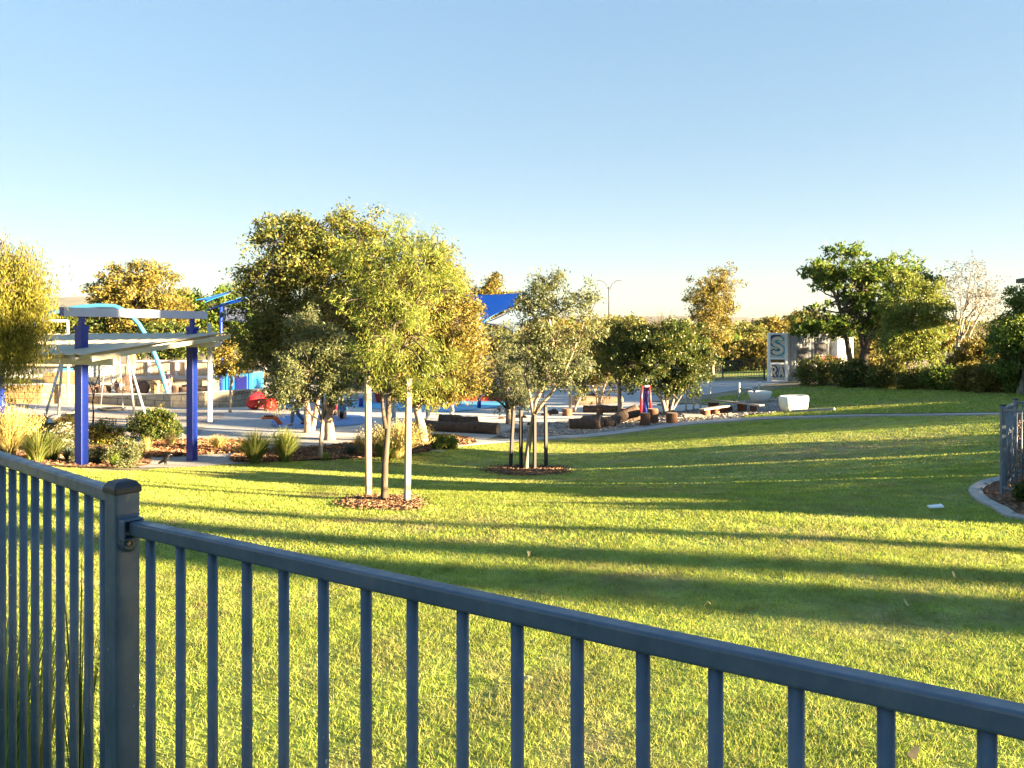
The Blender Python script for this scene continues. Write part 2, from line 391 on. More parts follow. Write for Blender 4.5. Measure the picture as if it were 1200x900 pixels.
def tree(name, label, base, ells, leaf='l_olive', bk='b_grey', tr=.09, clumps=140, per=70, rc=.28, L=.07, W=.025,
         droop=.0, group=None, trunks=None, cat='tree', upturn=.0, limbs=7, twig=True, hang=0, lb='b_dark'):
    """base: world point; ells: [(px,py,rx,ry[,dY])] crown blobs in photo units at the tree's distance; trunks: list of px polylines from the base"""
    Y = base.y; s = Y/F
    e = empty(name, base, label, cat, group)
    b = MB(); nodes = []
    blobs = []
    for q in ells:
        dy = q[4] if len(q) > 4 else 0.
        c = at(q[0], q[1], Y+dy)-base; c.x = (q[0]-CX)/F*(Y+dy)-base.x
        blobs.append((c, (q[2]*s, (q[5] if len(q) > 5 else (q[2]+q[3])*.5)*s, q[3]*s)))
    cen = sum((c*(r[0]*r[2]) for c, r in blobs), Vector())/sum(r[0]*r[2] for c, r in blobs)
    if not trunks:
        trunks = [None]
    for tk in trunks:
        if tk is None:
            pts = curve_pts((0,0,-.15), cen*.95, 6, .035)
            pts[0] = Vector((0,0,-.15))
            r0 = tr
        else:
            r0 = tk[0]; pts = [Vector((at(x, y, Y)-base)) for x, y in tk[1]]
            for i, p in enumerate(pts):
                if i: p.y += R.uniform(-.12,.12)*i/len(pts)
            pts[0].z -= .12
            # subdivide
            q = []
            for u, v in zip(pts, pts[1:]): q += [u, u.lerp(v,.5)+Vector((R.uniform(-1,1),R.uniform(-1,1),0))*.03*(v-u).length]
            pts = q+[pts[-1]]
        k = len(pts); rad = [r0*(1.25 if i == 0 else 1-.62*i/(k-1)) for i in range(k)]
        b.tube(pts, rad, 9)
        for i in range(k//2, k): nodes.append((pts[i], rad[i]))
    b.build('trunk', M[bk], e); b = MB()
    tops = list(nodes); tips = []
    for c, r in blobs:
        for j in range(max(2, int(limbs*r[0]*r[2]/sum(q[1][0]*q[1][2] for q in blobs)+.5))):
            st, sr = tops[R.randrange(len(tops))]
            d = unit(NR.normal(size=(1,3)))[0]
            tgt = c+Vector(tuple(d*np.array(r)*NR.uniform(.45,.85)))
            if tgt.z < st.z-.1: tgt.z = st.z+abs(tgt.z-st.z)*.3
            pts = curve_pts(st, tgt, 5, .05, .05)
            b.tube(pts, [sr*.62*(1-.8*i/5) for i in range(6)], 6)
            for i in range(1, 6): nodes.append((pts[i], sr*.62*(1-.8*i/5)))
            tips += [tuple(pts[5]), tuple(pts[4])]
    vol = np.array([r[0]*r[1]*r[2] for c, r in blobs])**.75; vol /= vol.sum()
    npos = np.array([tuple(n_[0]) for n_ in nodes])
    Cs, Ds, cc = [], [], []
    for (c, r), w in zip(blobs, vol):
        m_ = max(9, int(clumps*w)); P = in_ell(m_, tuple(c), r); cc.append(P)
    cc = np.concatenate(cc+[np.array(tips)])
    cc = cc[cc[:,2] > .15]
    for P in cc:
        i = int(((npos-P)**2).sum(1).argmin()); st = nodes[i][0]; dd = Vector(tuple(P))-st
        if twig and .15 < dd.length < max(.9, .22*cen.z+rc):
            b.tube(curve_pts(st, Vector(tuple(P)), 3, .07, .04), [min(nodes[i][1]*.6, .012+.012*dd.length), .012, .009, .005], 4, cap=False)
        out = np.array(tuple(dd.normalized())) if dd.length > .01 else np.array((0,0,1.))
        n = int(per*NR.uniform(.5,1.5)); rr = rc*NR.uniform(.6,1.35)
        if hang:                               # hanging strings of leaves
            ns = max(2, n//10)
            s0 = P+NR.normal(size=(ns,3))*rr*.6; tt = NR.uniform(0,1,(ns,10)); ln = NR.uniform(.5,1.2,(ns,1))*hang
            Q = s0[:,None,:]+np.stack([tt*0+NR.normal(size=(ns,1))*.06*tt+NR.normal(size=(ns,10))*.02, NR.normal(size=(ns,10))*.03, -tt*ln], -1)
            Q = Q.reshape(-1,3); Cs.append(Q); D = unit(NR.normal(size=Q.shape)*.35+np.array((0,0,-1.))); Ds.append(D)
        else:
            Q = P+unit(NR.normal(size=(n,3)))*(NR.uniform(0,1,(n,1))**.6)*rr*np.array((1,1,.8))+out*rr*.3
            D = unit(NR.normal(size=(n,3))*.8+out*.6+np.array((0,0,upturn-droop*1.4))); Cs.append(Q); Ds.append(D)
    b.build('limbs', M[lb], e)
    V, Fc = leaf_quads(np.concatenate(Cs), np.concatenate(Ds), L, W)
    npmesh('crown', V, Fc, M[leaf], e)
    return e

def shrub(name, label, px, py, w, top, leaf='l_dark', n=2600, L=.06, W=.025, rc=.13, clumps=60, group=None, cat='shrub', flower=None, depth=None, up=.5, Y=None):
    """leafy bush standing at photo position (px,py), w px wide, reaching photo row top"""
    b_ = G(px, py)
    if Y is not None: b_ = at(px, py, Y); b_.z = h(b_.x, Y)
    s = b_.y/F; rx = w*s/2; hz = max(.1, (py-top)*s); ry = (depth or w*.8)*s/2
    b_.y += ry*.6; b_.x = (px-CX)/F*b_.y; b_.z = h(b_.x, b_.y)
    e = empty(name, b_, label, cat, group)
    P = in_ell(clumps, (0,0,hz*.42), (rx*.88, ry*.88, hz*.52), .5); P = P[P[:,2] > 0]
    st = MB()
    for p in P[:40]:
        st.tube(curve_pts((R.uniform(-.3,.3)*rx, R.uniform(-.3,.3)*ry, -.03), tuple(p), 3, .06), [.014,.011,.008,.005], 4, cap=False)
    st.build('stems', M['b_dark'], e)
    idx = NR.integers(0, len(P), n); d = unit(NR.normal(size=(n,3)))
    Q = P[idx]+d*(NR.uniform(0,1,(n,1))**.6)*rc; Q[:,2] = np.abs(Q[:,2])+.01
    D = unit(NR.normal(size=(n,3))*.7+d*.5+np.array((0,0,up)))
    V, Fc = leaf_quads(Q, D, L, W); npmesh('foliage', V, Fc, M[leaf], e)
    if flower:
        k = P[NR.integers(0, len(P), n//9)]; d = unit(NR.normal(size=k.shape)+np.array((.2,-.3,.8)))
        V, Fc = leaf_quads(k+d*rc*1.05, unit(NR.normal(size=k.shape)), .05, .04); tag(npmesh('flowers', V, Fc, M[flower], e), kind='stuff')
    return e

def tuft(name, label, px, py, w, top, leaf='g_tan', n=420, bw=.012, group=None, cat='grass tuft', arch=.5, plume=None, Y=None):
    """clump of arching strap blades"""
    b_ = G(px, py)
    if Y is not None: b_ = at(px, py, Y); b_.z = h(b_.x, Y)
    s = b_.y/F; rx = w*s/2; hz = (py-top)*s
    a = NR.uniform(0, 2*PI, n); rad = NR.uniform(0,1,n)**.6; ln = hz*NR.uniform(.65,1.12,n)
    d = np.stack([np.cos(a), np.sin(a), np.zeros(n)], -1)
    k = 5; V = np.empty((n, k, 2, 3)); side = np.stack([-np.sin(a+NR.normal(size=n)*.4), np.cos(a), np.zeros(n)], -1)
    root = d*(rx*.22*rad)[:,None]
    for i in range(k):
        t = i/(k-1); outw = (rx*rad*(.25*t+.95*t*t*(arch+.5)))[:,None]*d
        zz = ln*(t-.28*arch*2*rad*t*t)
        c = root+outw; c[:,2] = zz
        ww = bw*(1-t*.85)*.5
        V[:,i,0] = c-side*ww; V[:,i,1] = c+side*ww
    base = np.arange(n)[:,None,None]*(k*2); q = []
    for i in range(k-1): q.append([i*2, i*2+1, i*2+3, i*2+2])
    Fc = (base+np.array(q)[None]).reshape(-1,4)
    o = npmesh(name, V.reshape(-1,3), Fc, M[leaf], None, loc=b_)
    tag(o, label, cat, group)
    if plume:
        m_ = n//2; i = NR.integers(0, n, m_*5); tip = V[i,k-1,0]*(NR.uniform(.78,1.08,(m_*5,1))); 
        Vv, Ff = leaf_quads(tip, unit(NR.normal(size=tip.shape)*.4+np.array((0,0,1.))), .06, .018)
        tag(npmesh('plumes', Vv, Ff, M[plume], o), kind='stuff')
    return o

# ------------------------------------------------------------------ draped ground sheets
def drape(name, poly, m, off, cell=.5, kind='structure', label=None, cat=None, parent=None, thick=0):
    """poly: world xy list; clipped to a grid and laid on the terrain"""
    bm = bmesh.new(); vs = [bm.verts.new((p[0], p[1], 0)) for p in poly]; bm.faces.new(vs)
    bmesh.ops.triangulate(bm, faces=bm.faces[:])
    xs = [p[0] for p in poly]; ys = [p[1] for p in poly]
    for ax, lo, hi in ((0, min(xs), max(xs)), (1, min(ys), max(ys))):
        v = math.ceil(lo/cell)*cell
        while v < hi:
            co = (v,0,0) if ax == 0 else (0,v,0); no = (1,0,0) if ax == 0 else (0,1,0)
            bmesh.ops.bisect_plane(bm, geom=bm.verts[:]+bm.edges[:]+bm.faces[:], plane_co=co, plane_no=no, dist=1e-5); v += cell
    bmesh.ops.remove_doubles(bm, verts=bm.verts[:], dist=1e-4)
    bmesh.ops.triangulate(bm, faces=bm.faces[:])
    co = np.array([v.co[:] for v in bm.verts]); z = H(co[:,0], co[:,1])+off
    for v, zz in zip(bm.verts, z): v.co.z = zz
    bmesh.ops.recalc_face_normals(bm, faces=bm.faces[:])
    if sum(f.normal.z for f in bm.faces) < 0: bmesh.ops.reverse_faces(bm, faces=bm.faces[:])
    if thick:
        ed = [e_ for e_ in bm.edges if len(e_.link_faces) == 1]
        r = bmesh.ops.extrude_edge_only(bm, edges=ed)
        for v in [g for g in r['geom'] if isinstance(g, bmesh.types.BMVert)]: v.co.z -= thick
    me = bpy.data.meshes.new(name); bm.to_mesh(me); bm.free()
    me.polygons.foreach_set('use_smooth', np.ones(len(me.polygons), bool)); me.materials.append(m)
    o = link(bpy.data.objects.new(name, me), parent); tag(o, label, cat, None, kind); return o
def gx(pts): return [tuple(G(*p)[:2]) for p in pts]
def smooth_poly(pts, k=4, closed=False):       # Catmull-Rom through 2-D points
    n = len(pts); out = []
    for i in range(n if closed else n-1):
        p = [pts[(i+j) % n] if closed else pts[min(max(i+j,0),n-1)] for j in (-1,0,1,2)]
        for s_ in range(k):
            t = s_/k
            out.append(tuple(.5*((2*p[1][a])+(-p[0][a]+p[2][a])*t+(2*p[0][a]-5*p[1][a]+4*p[2][a]-p[3][a])*t*t+(-p[0][a]+3*p[1][a]-3*p[2][a]+p[3][a])*t**3) for a in (0,1)))
    if not closed: out.append(pts[-1])
    return out
def ribbon(name, line, w, m, top=.05, bot=-.1, kind='structure'):
    """kerb: a raised strip following a world xy line"""
    vs, fs = [], []; n = len(line)
    for i, p in enumerate(line):
        a, b = Vector(line[max(i-1,0)]), Vector(line[min(i+1,n-1)]); t = (b-a).normalized(); nn = Vector((-t.y, t.x))*w/2
        z = h(*p)
        for sgn, zz in ((-1,bot),(-1,top),(1,top),(1,bot)):
            vs.append((p[0]+nn.x*sgn, p[1]+nn.y*sgn, z+zz))
    for i in range(n-1):
        for j in range(3): fs.append((i*4+j, i*4+j+1, (i+1)*4+j+1, (i+1)*4+j))
    o = MB().add(vs, fs).build(name, m); o.data.update(); return tag(o, kind=kind)
def inside(poly, X, Y):
    poly = np.array(poly); n = len(poly); c = np.zeros(len(X), bool); j = n-1
    for i in range(n):
        xi, yi = poly[i]; xj, yj = poly[j]
        c ^= ((yi > Y) != (yj > Y)) & (X < (xj-xi)*(Y-yi)/(yj-yi+1e-12)+xi); j = i
    return c
def vnoise(X, Y, s, seed):                     # cheap value noise for clumping
    r = np.random.default_rng(seed).uniform(0,1,(64,64)); x = X*s; y = Y*s
    xi = np.floor(x).astype(int); yi = np.floor(y).astype(int); fx = x-xi; fy = y-yi
    fx = fx*fx*(3-2*fx); fy = fy*fy*(3-2*fy); g = lambda a, b: r[a % 64, b % 64]
    return (g(xi,yi)*(1-fx)+g(xi+1,yi)*fx)*(1-fy)+(g(xi,yi+1)*(1-fx)+g(xi+1,yi+1)*fx)*fy
def chips(name, poly, n, size, m, off, label, cat='mulch', parent=None):
    P = np.array(poly); lo, hi = P.min(0), P.max(0)
    X = NR.uniform(lo[0], hi[0], n*2); Y = NR.uniform(lo[1], hi[1], n*2); k = inside(poly, X, Y); X, Y = X[k][:n], Y[k][:n]
    C = np.stack([X, Y, H(X, Y)+off+NR.uniform(0,.02,len(X))], -1)
    D = unit(NR.normal(size=C.shape)*np.array((1,1,.35))); V, Fc = leaf_quads(C, D, size, size*.4)
    o = npmesh(name, V, Fc, m, parent); return tag(o, label, cat if not parent else None, None, 'stuff')
# ================================================================== SETTING
# ground sheet out to the horizon
def axis(lo, hi, step, far):
    a = list(np.arange(lo, hi+1e-6, step)); b = hi; s_ = step
    while b < far: s_ *= 1.35; b += s_; a.append(b)
    b = lo; s_ = step
    while b > -far: s_ *= 1.35; b -= s_; a.insert(0, b)
    return np.array(a)
xs, ys = axis(-36, 36, .5, 4200), axis(-6, 62, .5, 4200)
XX, YY = np.meshgrid(xs, ys, indexing='ij'); ZZ = H(XX.ravel(), YY.ravel())
nx, ny = len(xs), len(ys); I = np.arange(nx*ny).reshape(nx, ny)
tag(npmesh('ground', np.stack([XX.ravel(), YY.ravel(), ZZ], -1), np.stack([I[:-1,:-1], I[1:,:-1], I[1:,1:], I[:-1,1:]], -1).reshape(-1,4), M['soil'], None, True), kind='structure')

edge = smooth_poly(gx([(-120,538),(-60,540),(30,545),(150,553),(200,549),(285,544.5),(380,540),(450,536.5),(500,530.5),(535,524.5),(560,522),(640,517),(700,512.5),(800,500),(850,496),(900,493),(1000,489.8),(1100,488.5),(1250,489)]), 3)
kb = smooth_poly(gx([(1178,563),(1156,568),(1143,577),(1151,588),(1171,598),(1205,611)])+[(6.6,7.6),(8.2,6.9)], 4)
lawn = edge+[(20,17),(24,-5),(-16,-5),(-15,10)]
drape('lawn', lawn, M['lawn'], .012)
back = smooth_poly(gx([(872,492),(905,489),(1000,485.5),(1100,484),(1250,484.5)]), 3)+gx([(1270,462),(1175,460),(1050,456),(940,452),(915,456),(880,461),(850,464),(822,470),(812,473),(840,473),(870,472),(905,470),(945,476),(940,482),(900,485),(872,489)])
drape('back_lawn', back, M['lawn'], .014)
pathln = gx([(505,529),(560,519),(640,513.5),(700,509.5),(800,497),(850,493),(900,490),(1000,487),(1100,486),(1250,486.6)])
ribbon('path', smooth_poly(pathln, 4), .55, M['concrete'], .02)
drape('far_lawn', gx([(700,447.5),(800,447),(830,445),(905,443.5)])+[(22,62),(12,66),(0,64)], M['lawn'], .02, 1)
# playground surfaces
drape('concrete_paving', gx([(-100,505),(-60,474),(60,473),(300,478),(330,474),(420,471),(500,468),(600,466),(700,440),(790,446.5),(830,448),(905,446.8),(922,448.5),(880,455),(840,461),(800,468),(700,474),(640,490),(610,500),(560,519),(520,523),(380,537),(285,543.8),(165,549),(100,540),(0,530)]), M['concrete'], .018)
drape('sand_pit', smooth_poly(gx([(58,500),(50,489),(95,481),(160,480.5),(225,481),(258,484),(262,488),(252,495),(238,503),(228,511),(180,514),(110,512)]), 3, True), M['gravel'], .03)
drape('sand_play_area', smooth_poly(gx([(322,512),(345,497),(370,480),(430,474),(500,483),(600,484),(650,477),(700,474),(760,472),(830,476),(850,480),(800,487),(700,492),(640,500),(600,503),(560,504),(470,508),(400,514)]), 3, True), M['sand'], .03)
drape('gravel_bed', smooth_poly(gx([(600,515),(585,508),(640,497),(700,491),(760,486),(820,480),(870,470),(915,467),(945,477),(935,481.5),(880,486),(862,490.5),(800,496),(700,508),(640,512)]), 3, True), M['gravel'], .036)
drape('splash_pad', smooth_poly(gx([(405,476),(430,470),(500,466),(592,466),(598,474),(560,481),(500,484),(440,480)]), 3, True), M['splash'], .045)
drape('blue_softfall', smooth_poly(gx([(318,496),(335,489),(400,487),(425,489),(425,498),(380,502),(330,503)]), 3, True), M['softblue'], .05)
drape('garden_soil', smooth_poly(gx([(-110,537),(-70,492),(0,487),(45,487),(95,497),(150,517),(172,530),(172,547),(90,549),(0,543)]), 3, True), M['mulch'], .034)
drape('garden_soil', smooth_poly(gx([(168,535),(175,523),(215,517),(285,517),(290,529),(230,533.5)]), 3, True), M['mulch'], .04)
drape('garden_soil', smooth_poly(gx([(275,543),(282,531),(330,527),(400,522),(470,512),(530,511),(560,519),(528,524.5),(470,534),(380,539.5)]), 3, True), M['mulch'], .04)
drape('ramp_sand', gx([(232,465),(262,458),(318,448),(380,452),(420,470),(330,473),(300,471)]), M['sand'], .05)
bedR = kb+[(12,7.5),(13,16.5)]+gx([(1178,486)])
drape('garden_soil', bedR, M['mulch'], .02)
ribbon('kerb', kb, .16, M['kerb'], .045)
ribbon('kerb', smooth_poly(gx([(58,499),(62,492),(75,487),(110,480)]), 4), .2, M['kerb'], .1)
ribbon('kerb', smooth_poly(gx([(905,489.5),(866,491),(855,489),(864,486),(905,485)]), 4), .12, M['kerb'], .05)
tag(MB().beam(at(928,472,27)+Vector((0,0,-.3)), at(978,479.5,26), .12, .1).build('kerb', M['kerb']), kind='structure')

# hills on the skyline
def hill(name, Y, pts, depth):
    X = np.linspace(-4200, 4200, 260)*Y/3000; px = CX+F*X/Y
    top = np.interp(px, [p[0] for p in pts], [p[1] for p in pts])
    k = np.arange(len(X)); hh = (HY-top)/F*Y+EYE+NR.normal(size=len(X)).cumsum()*.0+6*np.sin(k*.5)*np.sin(k*.171)+NR.normal(size=len(X))*2.2
    rows = 14; V = []
    for r in range(rows):
        t = r/(rows-1); V.append(np.stack([X, Y-depth*.5+depth*.5*t*2+0*X, np.where(t <= .6, hh*(np.sin(min(t/.6,1)*PI/2)), hh*np.cos((t-.6)/.4*PI/2))*1.0+NR.normal(size=len(X))*1.5*(0 < r < rows-1)-1.5], -1))
    V = np.array(V); I = np.arange(V.shape[0]*V.shape[1]).reshape(V.shape[:2])
    tag(npmesh(name, V.reshape(-1,3), np.stack([I[:-1,:-1], I[:-1,1:], I[1:,1:], I[1:,:-1]], -1).reshape(-1,4), M['hill'], None, True), kind='structure')
hill('hills', 3000, [(-1000,352),(0,349),(80,347),(250,352),(420,362),(650,370),(720,369),(880,371),(1000,374),(1250,378),(2200,372)], 1100)
hill('foothills', 1900, [(-1000,374),(100,372),(400,378),(700,379),(900,381),(1300,382),(2200,380)], 500)

# ================================================================== NEAR FENCE
post = Vector((-.836, 1.647, 0)); post.z = h(post.x, post.y)
fe = empty('boundary_fence', post, 'blue-grey tubular steel boundary fence with square corner post across the foreground', 'fence')
ul, ur = Vector((-.76,.65,0)), Vector((.8555,-.5178,0)); a1 = math.radians(-38)
gz = post.z
ps = .052
MB().box((0,0,(1.262)/2-gz/2-.1), (ps,ps,1.262-gz+.2), a1).build('post', M['rail'], fe, bevel=.004)
capm = MB()
n1 = Vector((math.cos(a1), math.sin(a1), 0)); n2 = Vector((-n1.y, n1.x, 0))
zc = 1.262-gz; hs = ps/2+.003
ring = lambda r, z: [n1*sx*r+n2*sy*r+Vector((0,0,z)) for sx, sy in ((-1,-1),(1,-1),(1,1),(-1,1))]
vs = ring(hs, zc-.004)+ring(hs, zc+.010)+ring(hs*.72, zc+.021)+ring(hs*.3, zc+.024)
fs = [(3,2,1,0)]+[(i*4+j, i*4+(j+1)%4, i*4+4+(j+1)%4, i*4+4+j) for i in range(3) for j in range(4)]+[(12,13,14,15)]
capm.add(vs, fs).build('cap', M['postcap'], fe, bevel=.003)
def rail_line(u, z_top, L, start, name='top_rail'):
    a = u*start+Vector((0,0,z_top-.015-gz)); b = u*L+Vector((0,0,z_top-.015-gz))
    MB().beam(a, b, .030, .030).build(name, M['rail'], fe, bevel=.005, seg=3)
rail_line(ur, 1.203, 2.6, .045); rail_line(ul, 1.262, 3.2, .02)
rail_line(ur, .13, 2.6, .03, 'bottom_rail'); rail_line(ul, .10, 3.2, .02, 'bottom_rail')
for k in range(24):
    p = ur*(.1+.0985*k); MB().tube([p+Vector((0,0,.115-gz)), p+Vector((0,0,1.18-gz))], .0098, 16).build('picket', M['rail'], fe)
for k in range(32):
    p = ul*(.0915+.0865*k); MB().tube([p+Vector((0,0,.085-gz)), p+Vector((0,0,1.24-gz))], .0098, 16).build('picket', M['rail'], fe)
# bracket round the right-hand rail end, with its lug and bolt
bz = 1.188-gz; bk = n1*(ps/2)
br = MB()
br.box(bk+n1*.002+Vector((0,0,bz-.004)), (.005,.044,.058), a1)
br.box(bk+n1*.014+Vector((0,0,bz+.0185)), (.026,.042,.004), a1)
br.box(bk+n1*.014-n2*.0195+Vector((0,0,bz-.001)), (.026,.004,.036), a1)
br.box(bk+n1*.014+n2*.0195+Vector((0,0,bz-.001)), (.026,.004,.036), a1)
br.box(bk+n1*.014+Vector((0,0,bz-.0205)), (.026,.042,.004), a1)
br.build('bracket', M['rail'], fe, bevel=.0015)
Mx = Matrix((n1.cross(n2)*-1, n2, n1)).transposed()
Mx = Matrix.Rotation(a1, 3, 'Z')@Matrix.Rotation(PI/2, 3, 'Y')
MB().lathe([(.019,0),(.019,.004),(.012,.0055),(.012,.007)], bk+Vector((0,0,bz-.034)), 24, Mx).build('bracket_lug', M['rail'], fe)
MB().lathe([(.008,.006),(.0085,.011),(.005,.0125),(.0045,.008)], bk+Vector((0,0,bz-.034)), 18, Mx).build('bolt', M['bolt'], fe)

# ================================================================== PICKET FENCE BUILDER
def picket_fence(label, pts, hgt, m, sp=.1, r=.008, pw=.05, n=6, name='picket_fence', posts=None, cap=True, top=.0):
    """pts: world xy corners; terrain-following panels"""
    b0 = Vector((*pts[0], h(*pts[0]))); e = empty(name, b0, label, 'fence')
    for j, (a, b) in enumerate(zip(pts, pts[1:])):
        a3, b3 = Vector((*a, h(*a))), Vector((*b, h(*b))); u = (b3-a3); L = Vector((u.x,u.y)).length
        for q, nm in ((hgt-.03,'top_rail'),(.12,'bottom_rail')):
            MB().beam(a3-b0+Vector((0,0,q)), b3-b0+Vector((0,0,q)), .03, .03).build(nm, m, e)
        k = 1
        while k*sp < L-.03:
            p = a3.lerp(b3, k*sp/L)-b0; MB().tube([p+Vector((0,0,.08)), p+Vector((0,0,hgt-.02))], r, n).build('picket', m, e); k += 1
    for p in (posts or pts):
        v = Vector((*p, h(*p)))-b0; ang = math.atan2(pts[1][1]-pts[0][1], pts[1][0]-pts[0][0])
        o = MB().box(v+Vector((0,0,hgt/2-.05)), (pw,pw,hgt+.14), ang).build('post', m, e, bevel=.003)
        if cap: MB().box(v+Vector((0,0,hgt+.03)), (pw+.008,pw+.008,.02), ang).build('cap', M['postcap'], o, bevel=.004)
    return e
c0 = G(1175,582); hf = 1.16
picket_fence('slate-blue picket fence rising from the curved kerb at the right edge', [(c0.x-.12, c0.y-2.4), (c0.x, c0.y), (c0.x+.95, c0.y+1.2), (c0.x+3.2, c0.y+.75)], 1.16, M['sidefence'], .1, .009, .05, 8)
fa, fb = G(757,447), G(903,446)
fp = [(fa.x+(fb.x-fa.x)*t, fa.y+(fb.y-fa.y)*t) for t in (0,.33,.67,.96)]
picket_fence('black picket fence between the bushes and the white sign tower', [fp[0], fp[-1]], 1.15, M['blackfence'], .13, .011, .06, 4, posts=fp)

# ================================================================== SHELTER
p1 = at(225,540,18.5); p1.z = h(p1.x, p1.y); p0 = at(95.5,520,16.0); p0.z = h(p0.x, p0.y)
sh = empty('picnic_shelter', p1, 'open picnic shelter with cream ribbed roof hung from royal-blue posts and white beam', 'shelter')
ang = math.atan2(.963, .27); L = lambda v: Vector(v)-p1
for p in (p0, p1):
    o = MB().box(L((p.x,p.y,(p.z-.3+1.72)/2)), (.185,.185,1.72-p.z+.3), ang).build('post', M['post_blue'], sh, bevel=.012)
    MB().box(L((p.x,p.y,1.83)), (.085,.085,.24), ang).build('stub', M['post_blue'], o)
    MB().box(L((p.x,p.y,1.70)), (.215,.215,.09), ang).build('collar', M['post_blue'], o)
bd = (Vector((p1.x,p1.y,0))-Vector((p0.x,p0.y,0))).normalized()
MB().beam(L((p0.x,p0.y,2.03))-bd*.42, L((p1.x,p1.y,2.03))+bd*.42, .12, .185).build('top_beam', M['beam'], sh, bevel=.006)
MB().beam(L((p0.x,p0.y,2.03))-bd*.43, L((p0.x,p0.y,2.03))-bd*.423, .125, .19).build('beam_end_cap', M['post_blue'], sh)
N_, R_, B_ = at(105,416,14.6), at(268,390.6,18.4), at(32,392,22); L_ = N_+B_-R_
# corrugated sheet, ribs along N-R, with thickness
ka, kr = 118, 14; V = []
for side in (0,1):
    for i in range(ka+1):
        for j in (0,1):
            t = i/ka; p = N_.lerp(L_, t) if j == 0 else R_.lerp(B_, t)
            rib = .028 if i % 6 in (0,1) else 0.
            V.append(tuple(L(p)+Vector((0,0,rib-.012*side))))
Fs = []
n_ = (ka+1)*2
for i in range(ka):
    Fs.append((i*2, i*2+1, i*2+3, i*2+2)); Fs.append((n_+i*2, n_+i*2+2, n_+i*2+3, n_+i*2+1))
    for j in (0,1): Fs.append((i*2+j, i*2+2+j, n_+i*2+2+j, n_+i*2+j))
MB().add(V, Fs).build('roof_sheet', M['cream_metal'], sh)
dn = Vector((0,0,-.075))
MB().beam(L(N_)+dn+Vector((.03,0,0)), L(R_)+dn+Vector((.03,0,0)), .05, .10).build('fascia', M['cream_metal'], sh, bevel=.004)
for k in range(8):                              # rafters under the sheet, ends showing along the low edge
    t = .06+.12*k; a = L(N_.lerp(L_, t)); b = L(R_.lerp(B_, t))
    MB().beam(a+Vector((0,0,-.085)), b+Vector((0,0,-.085)), .10, .085).build('rafter', M['white_paint'], sh, bevel=.006)
for t, ex in ((.12,.16),(.86,.2)):
    a = L(N_.lerp(R_, t)); b = L(L_.lerp(B_, t)); d = (a-b).normalized()
    MB().beam(a+d*ex+Vector((0,0,-.20)), b+Vector((0,0,-.20)), .09, .13).build('purlin', M['white_paint'], sh, bevel=.006)
q = at(-2,480,17.6); q.z = h(q.x, q.y)
MB().box(L((q.x,q.y,(q.z+.75)/2)), (.185,.185,.95-q.z), ang).build('post', M['post_blue'], sh, bevel=.012)
MB().box(L(at(246,433,18.6))+Vector((0,0,-.12)), (.1,.1,2.3)).build('downpipe', M['white_paint'], sh, bevel=.02)
MB().tube([L(at(245.5,379,18.7)), L(at(245.5,391,18.7))], .05, 10).build('vent_pipe', M['white_paint'], sh)

# ================================================================== SWING, ARCH, SAILS, POLES
def gp(px, py, Y=None):
    g = G(px, py)
    if Y: g = at(px, py, Y); g.z = h(g.x, Y)
    return g
sw0 = gp(60,489,29.5)
sw = empty('nest_swing', sw0, 'steel A-frame nest swing with black basket standing in the sand pit', 'swing'); Ls = lambda v: Vector(v)-sw0
tl, tr_ = at(73,419,29.6), at(149,415,31.2)
for top, fx in ((tl, ((50,490,28.6),(68,490,30.8))), (tr_, ((158,479,32.4),(173,486,29.8)))):
    for x_, y_, Yq in fx:
        f = gp(x_, y_, Yq); MB().tube([Ls((f.x,f.y,f.z-.1)), Ls(top)], .05, 10).build('leg', M['steel'], sw)
MB().tube([Ls(tl), Ls(tr_)], .055, 10).build('crossbar', M['steel'], sw)
sc_ = at(131,484,30.6); sc_.z = h(sc_.x, sc_.y)+.38
MB().lathe([(.16,-.06),(.42,-.03),(.5,.02),(.52,.06),(.44,.05),(.1,-.02)], Ls(sc_), 20).build('basket_seat', M['black'], sw)
for sx in (-.45,.45):
    a = Ls(sc_)+Vector((sx,0,.03)); tpt = Ls(tl.lerp(tr_, .66 if sx < 0 else .88)); MB().tube([a, tpt], .014, 5).build('rope', M['steel'], sw)

arp = [at(x, y, 36) for x, y in ((14,415),(25,395),(42,378),(58,368),(75,362.5),(95,359.5),(115,358),(135,359),(150,366),(163,380),(175,400),(184,422),(190,438),(196,459))]
ab = Vector((arp[-1].x, 36, h(arp[-1].x, 36)))
tg = empty('play_arch', ab, 'tall pale-blue tubular arch curving over the playground behind the shelter', 'play equipment')
MB().tube([p-ab for p in arp]+[Vector((.03,0,-.1))], .10, 14).build('arch_tube', M['arch'], tg)
MB().tube([at(42,378,36)-ab, at(58,376,36)-ab, at(79,376,36)-ab], .07, 8).build('side_tube', M['steel'], tg)
MB().tube([at(79,376,36)-ab, at(80,392,36)-ab, Vector((at(80,0,36).x-ab.x, 0, -.1))], .07, 8).build('support_leg', M['steel'], tg)

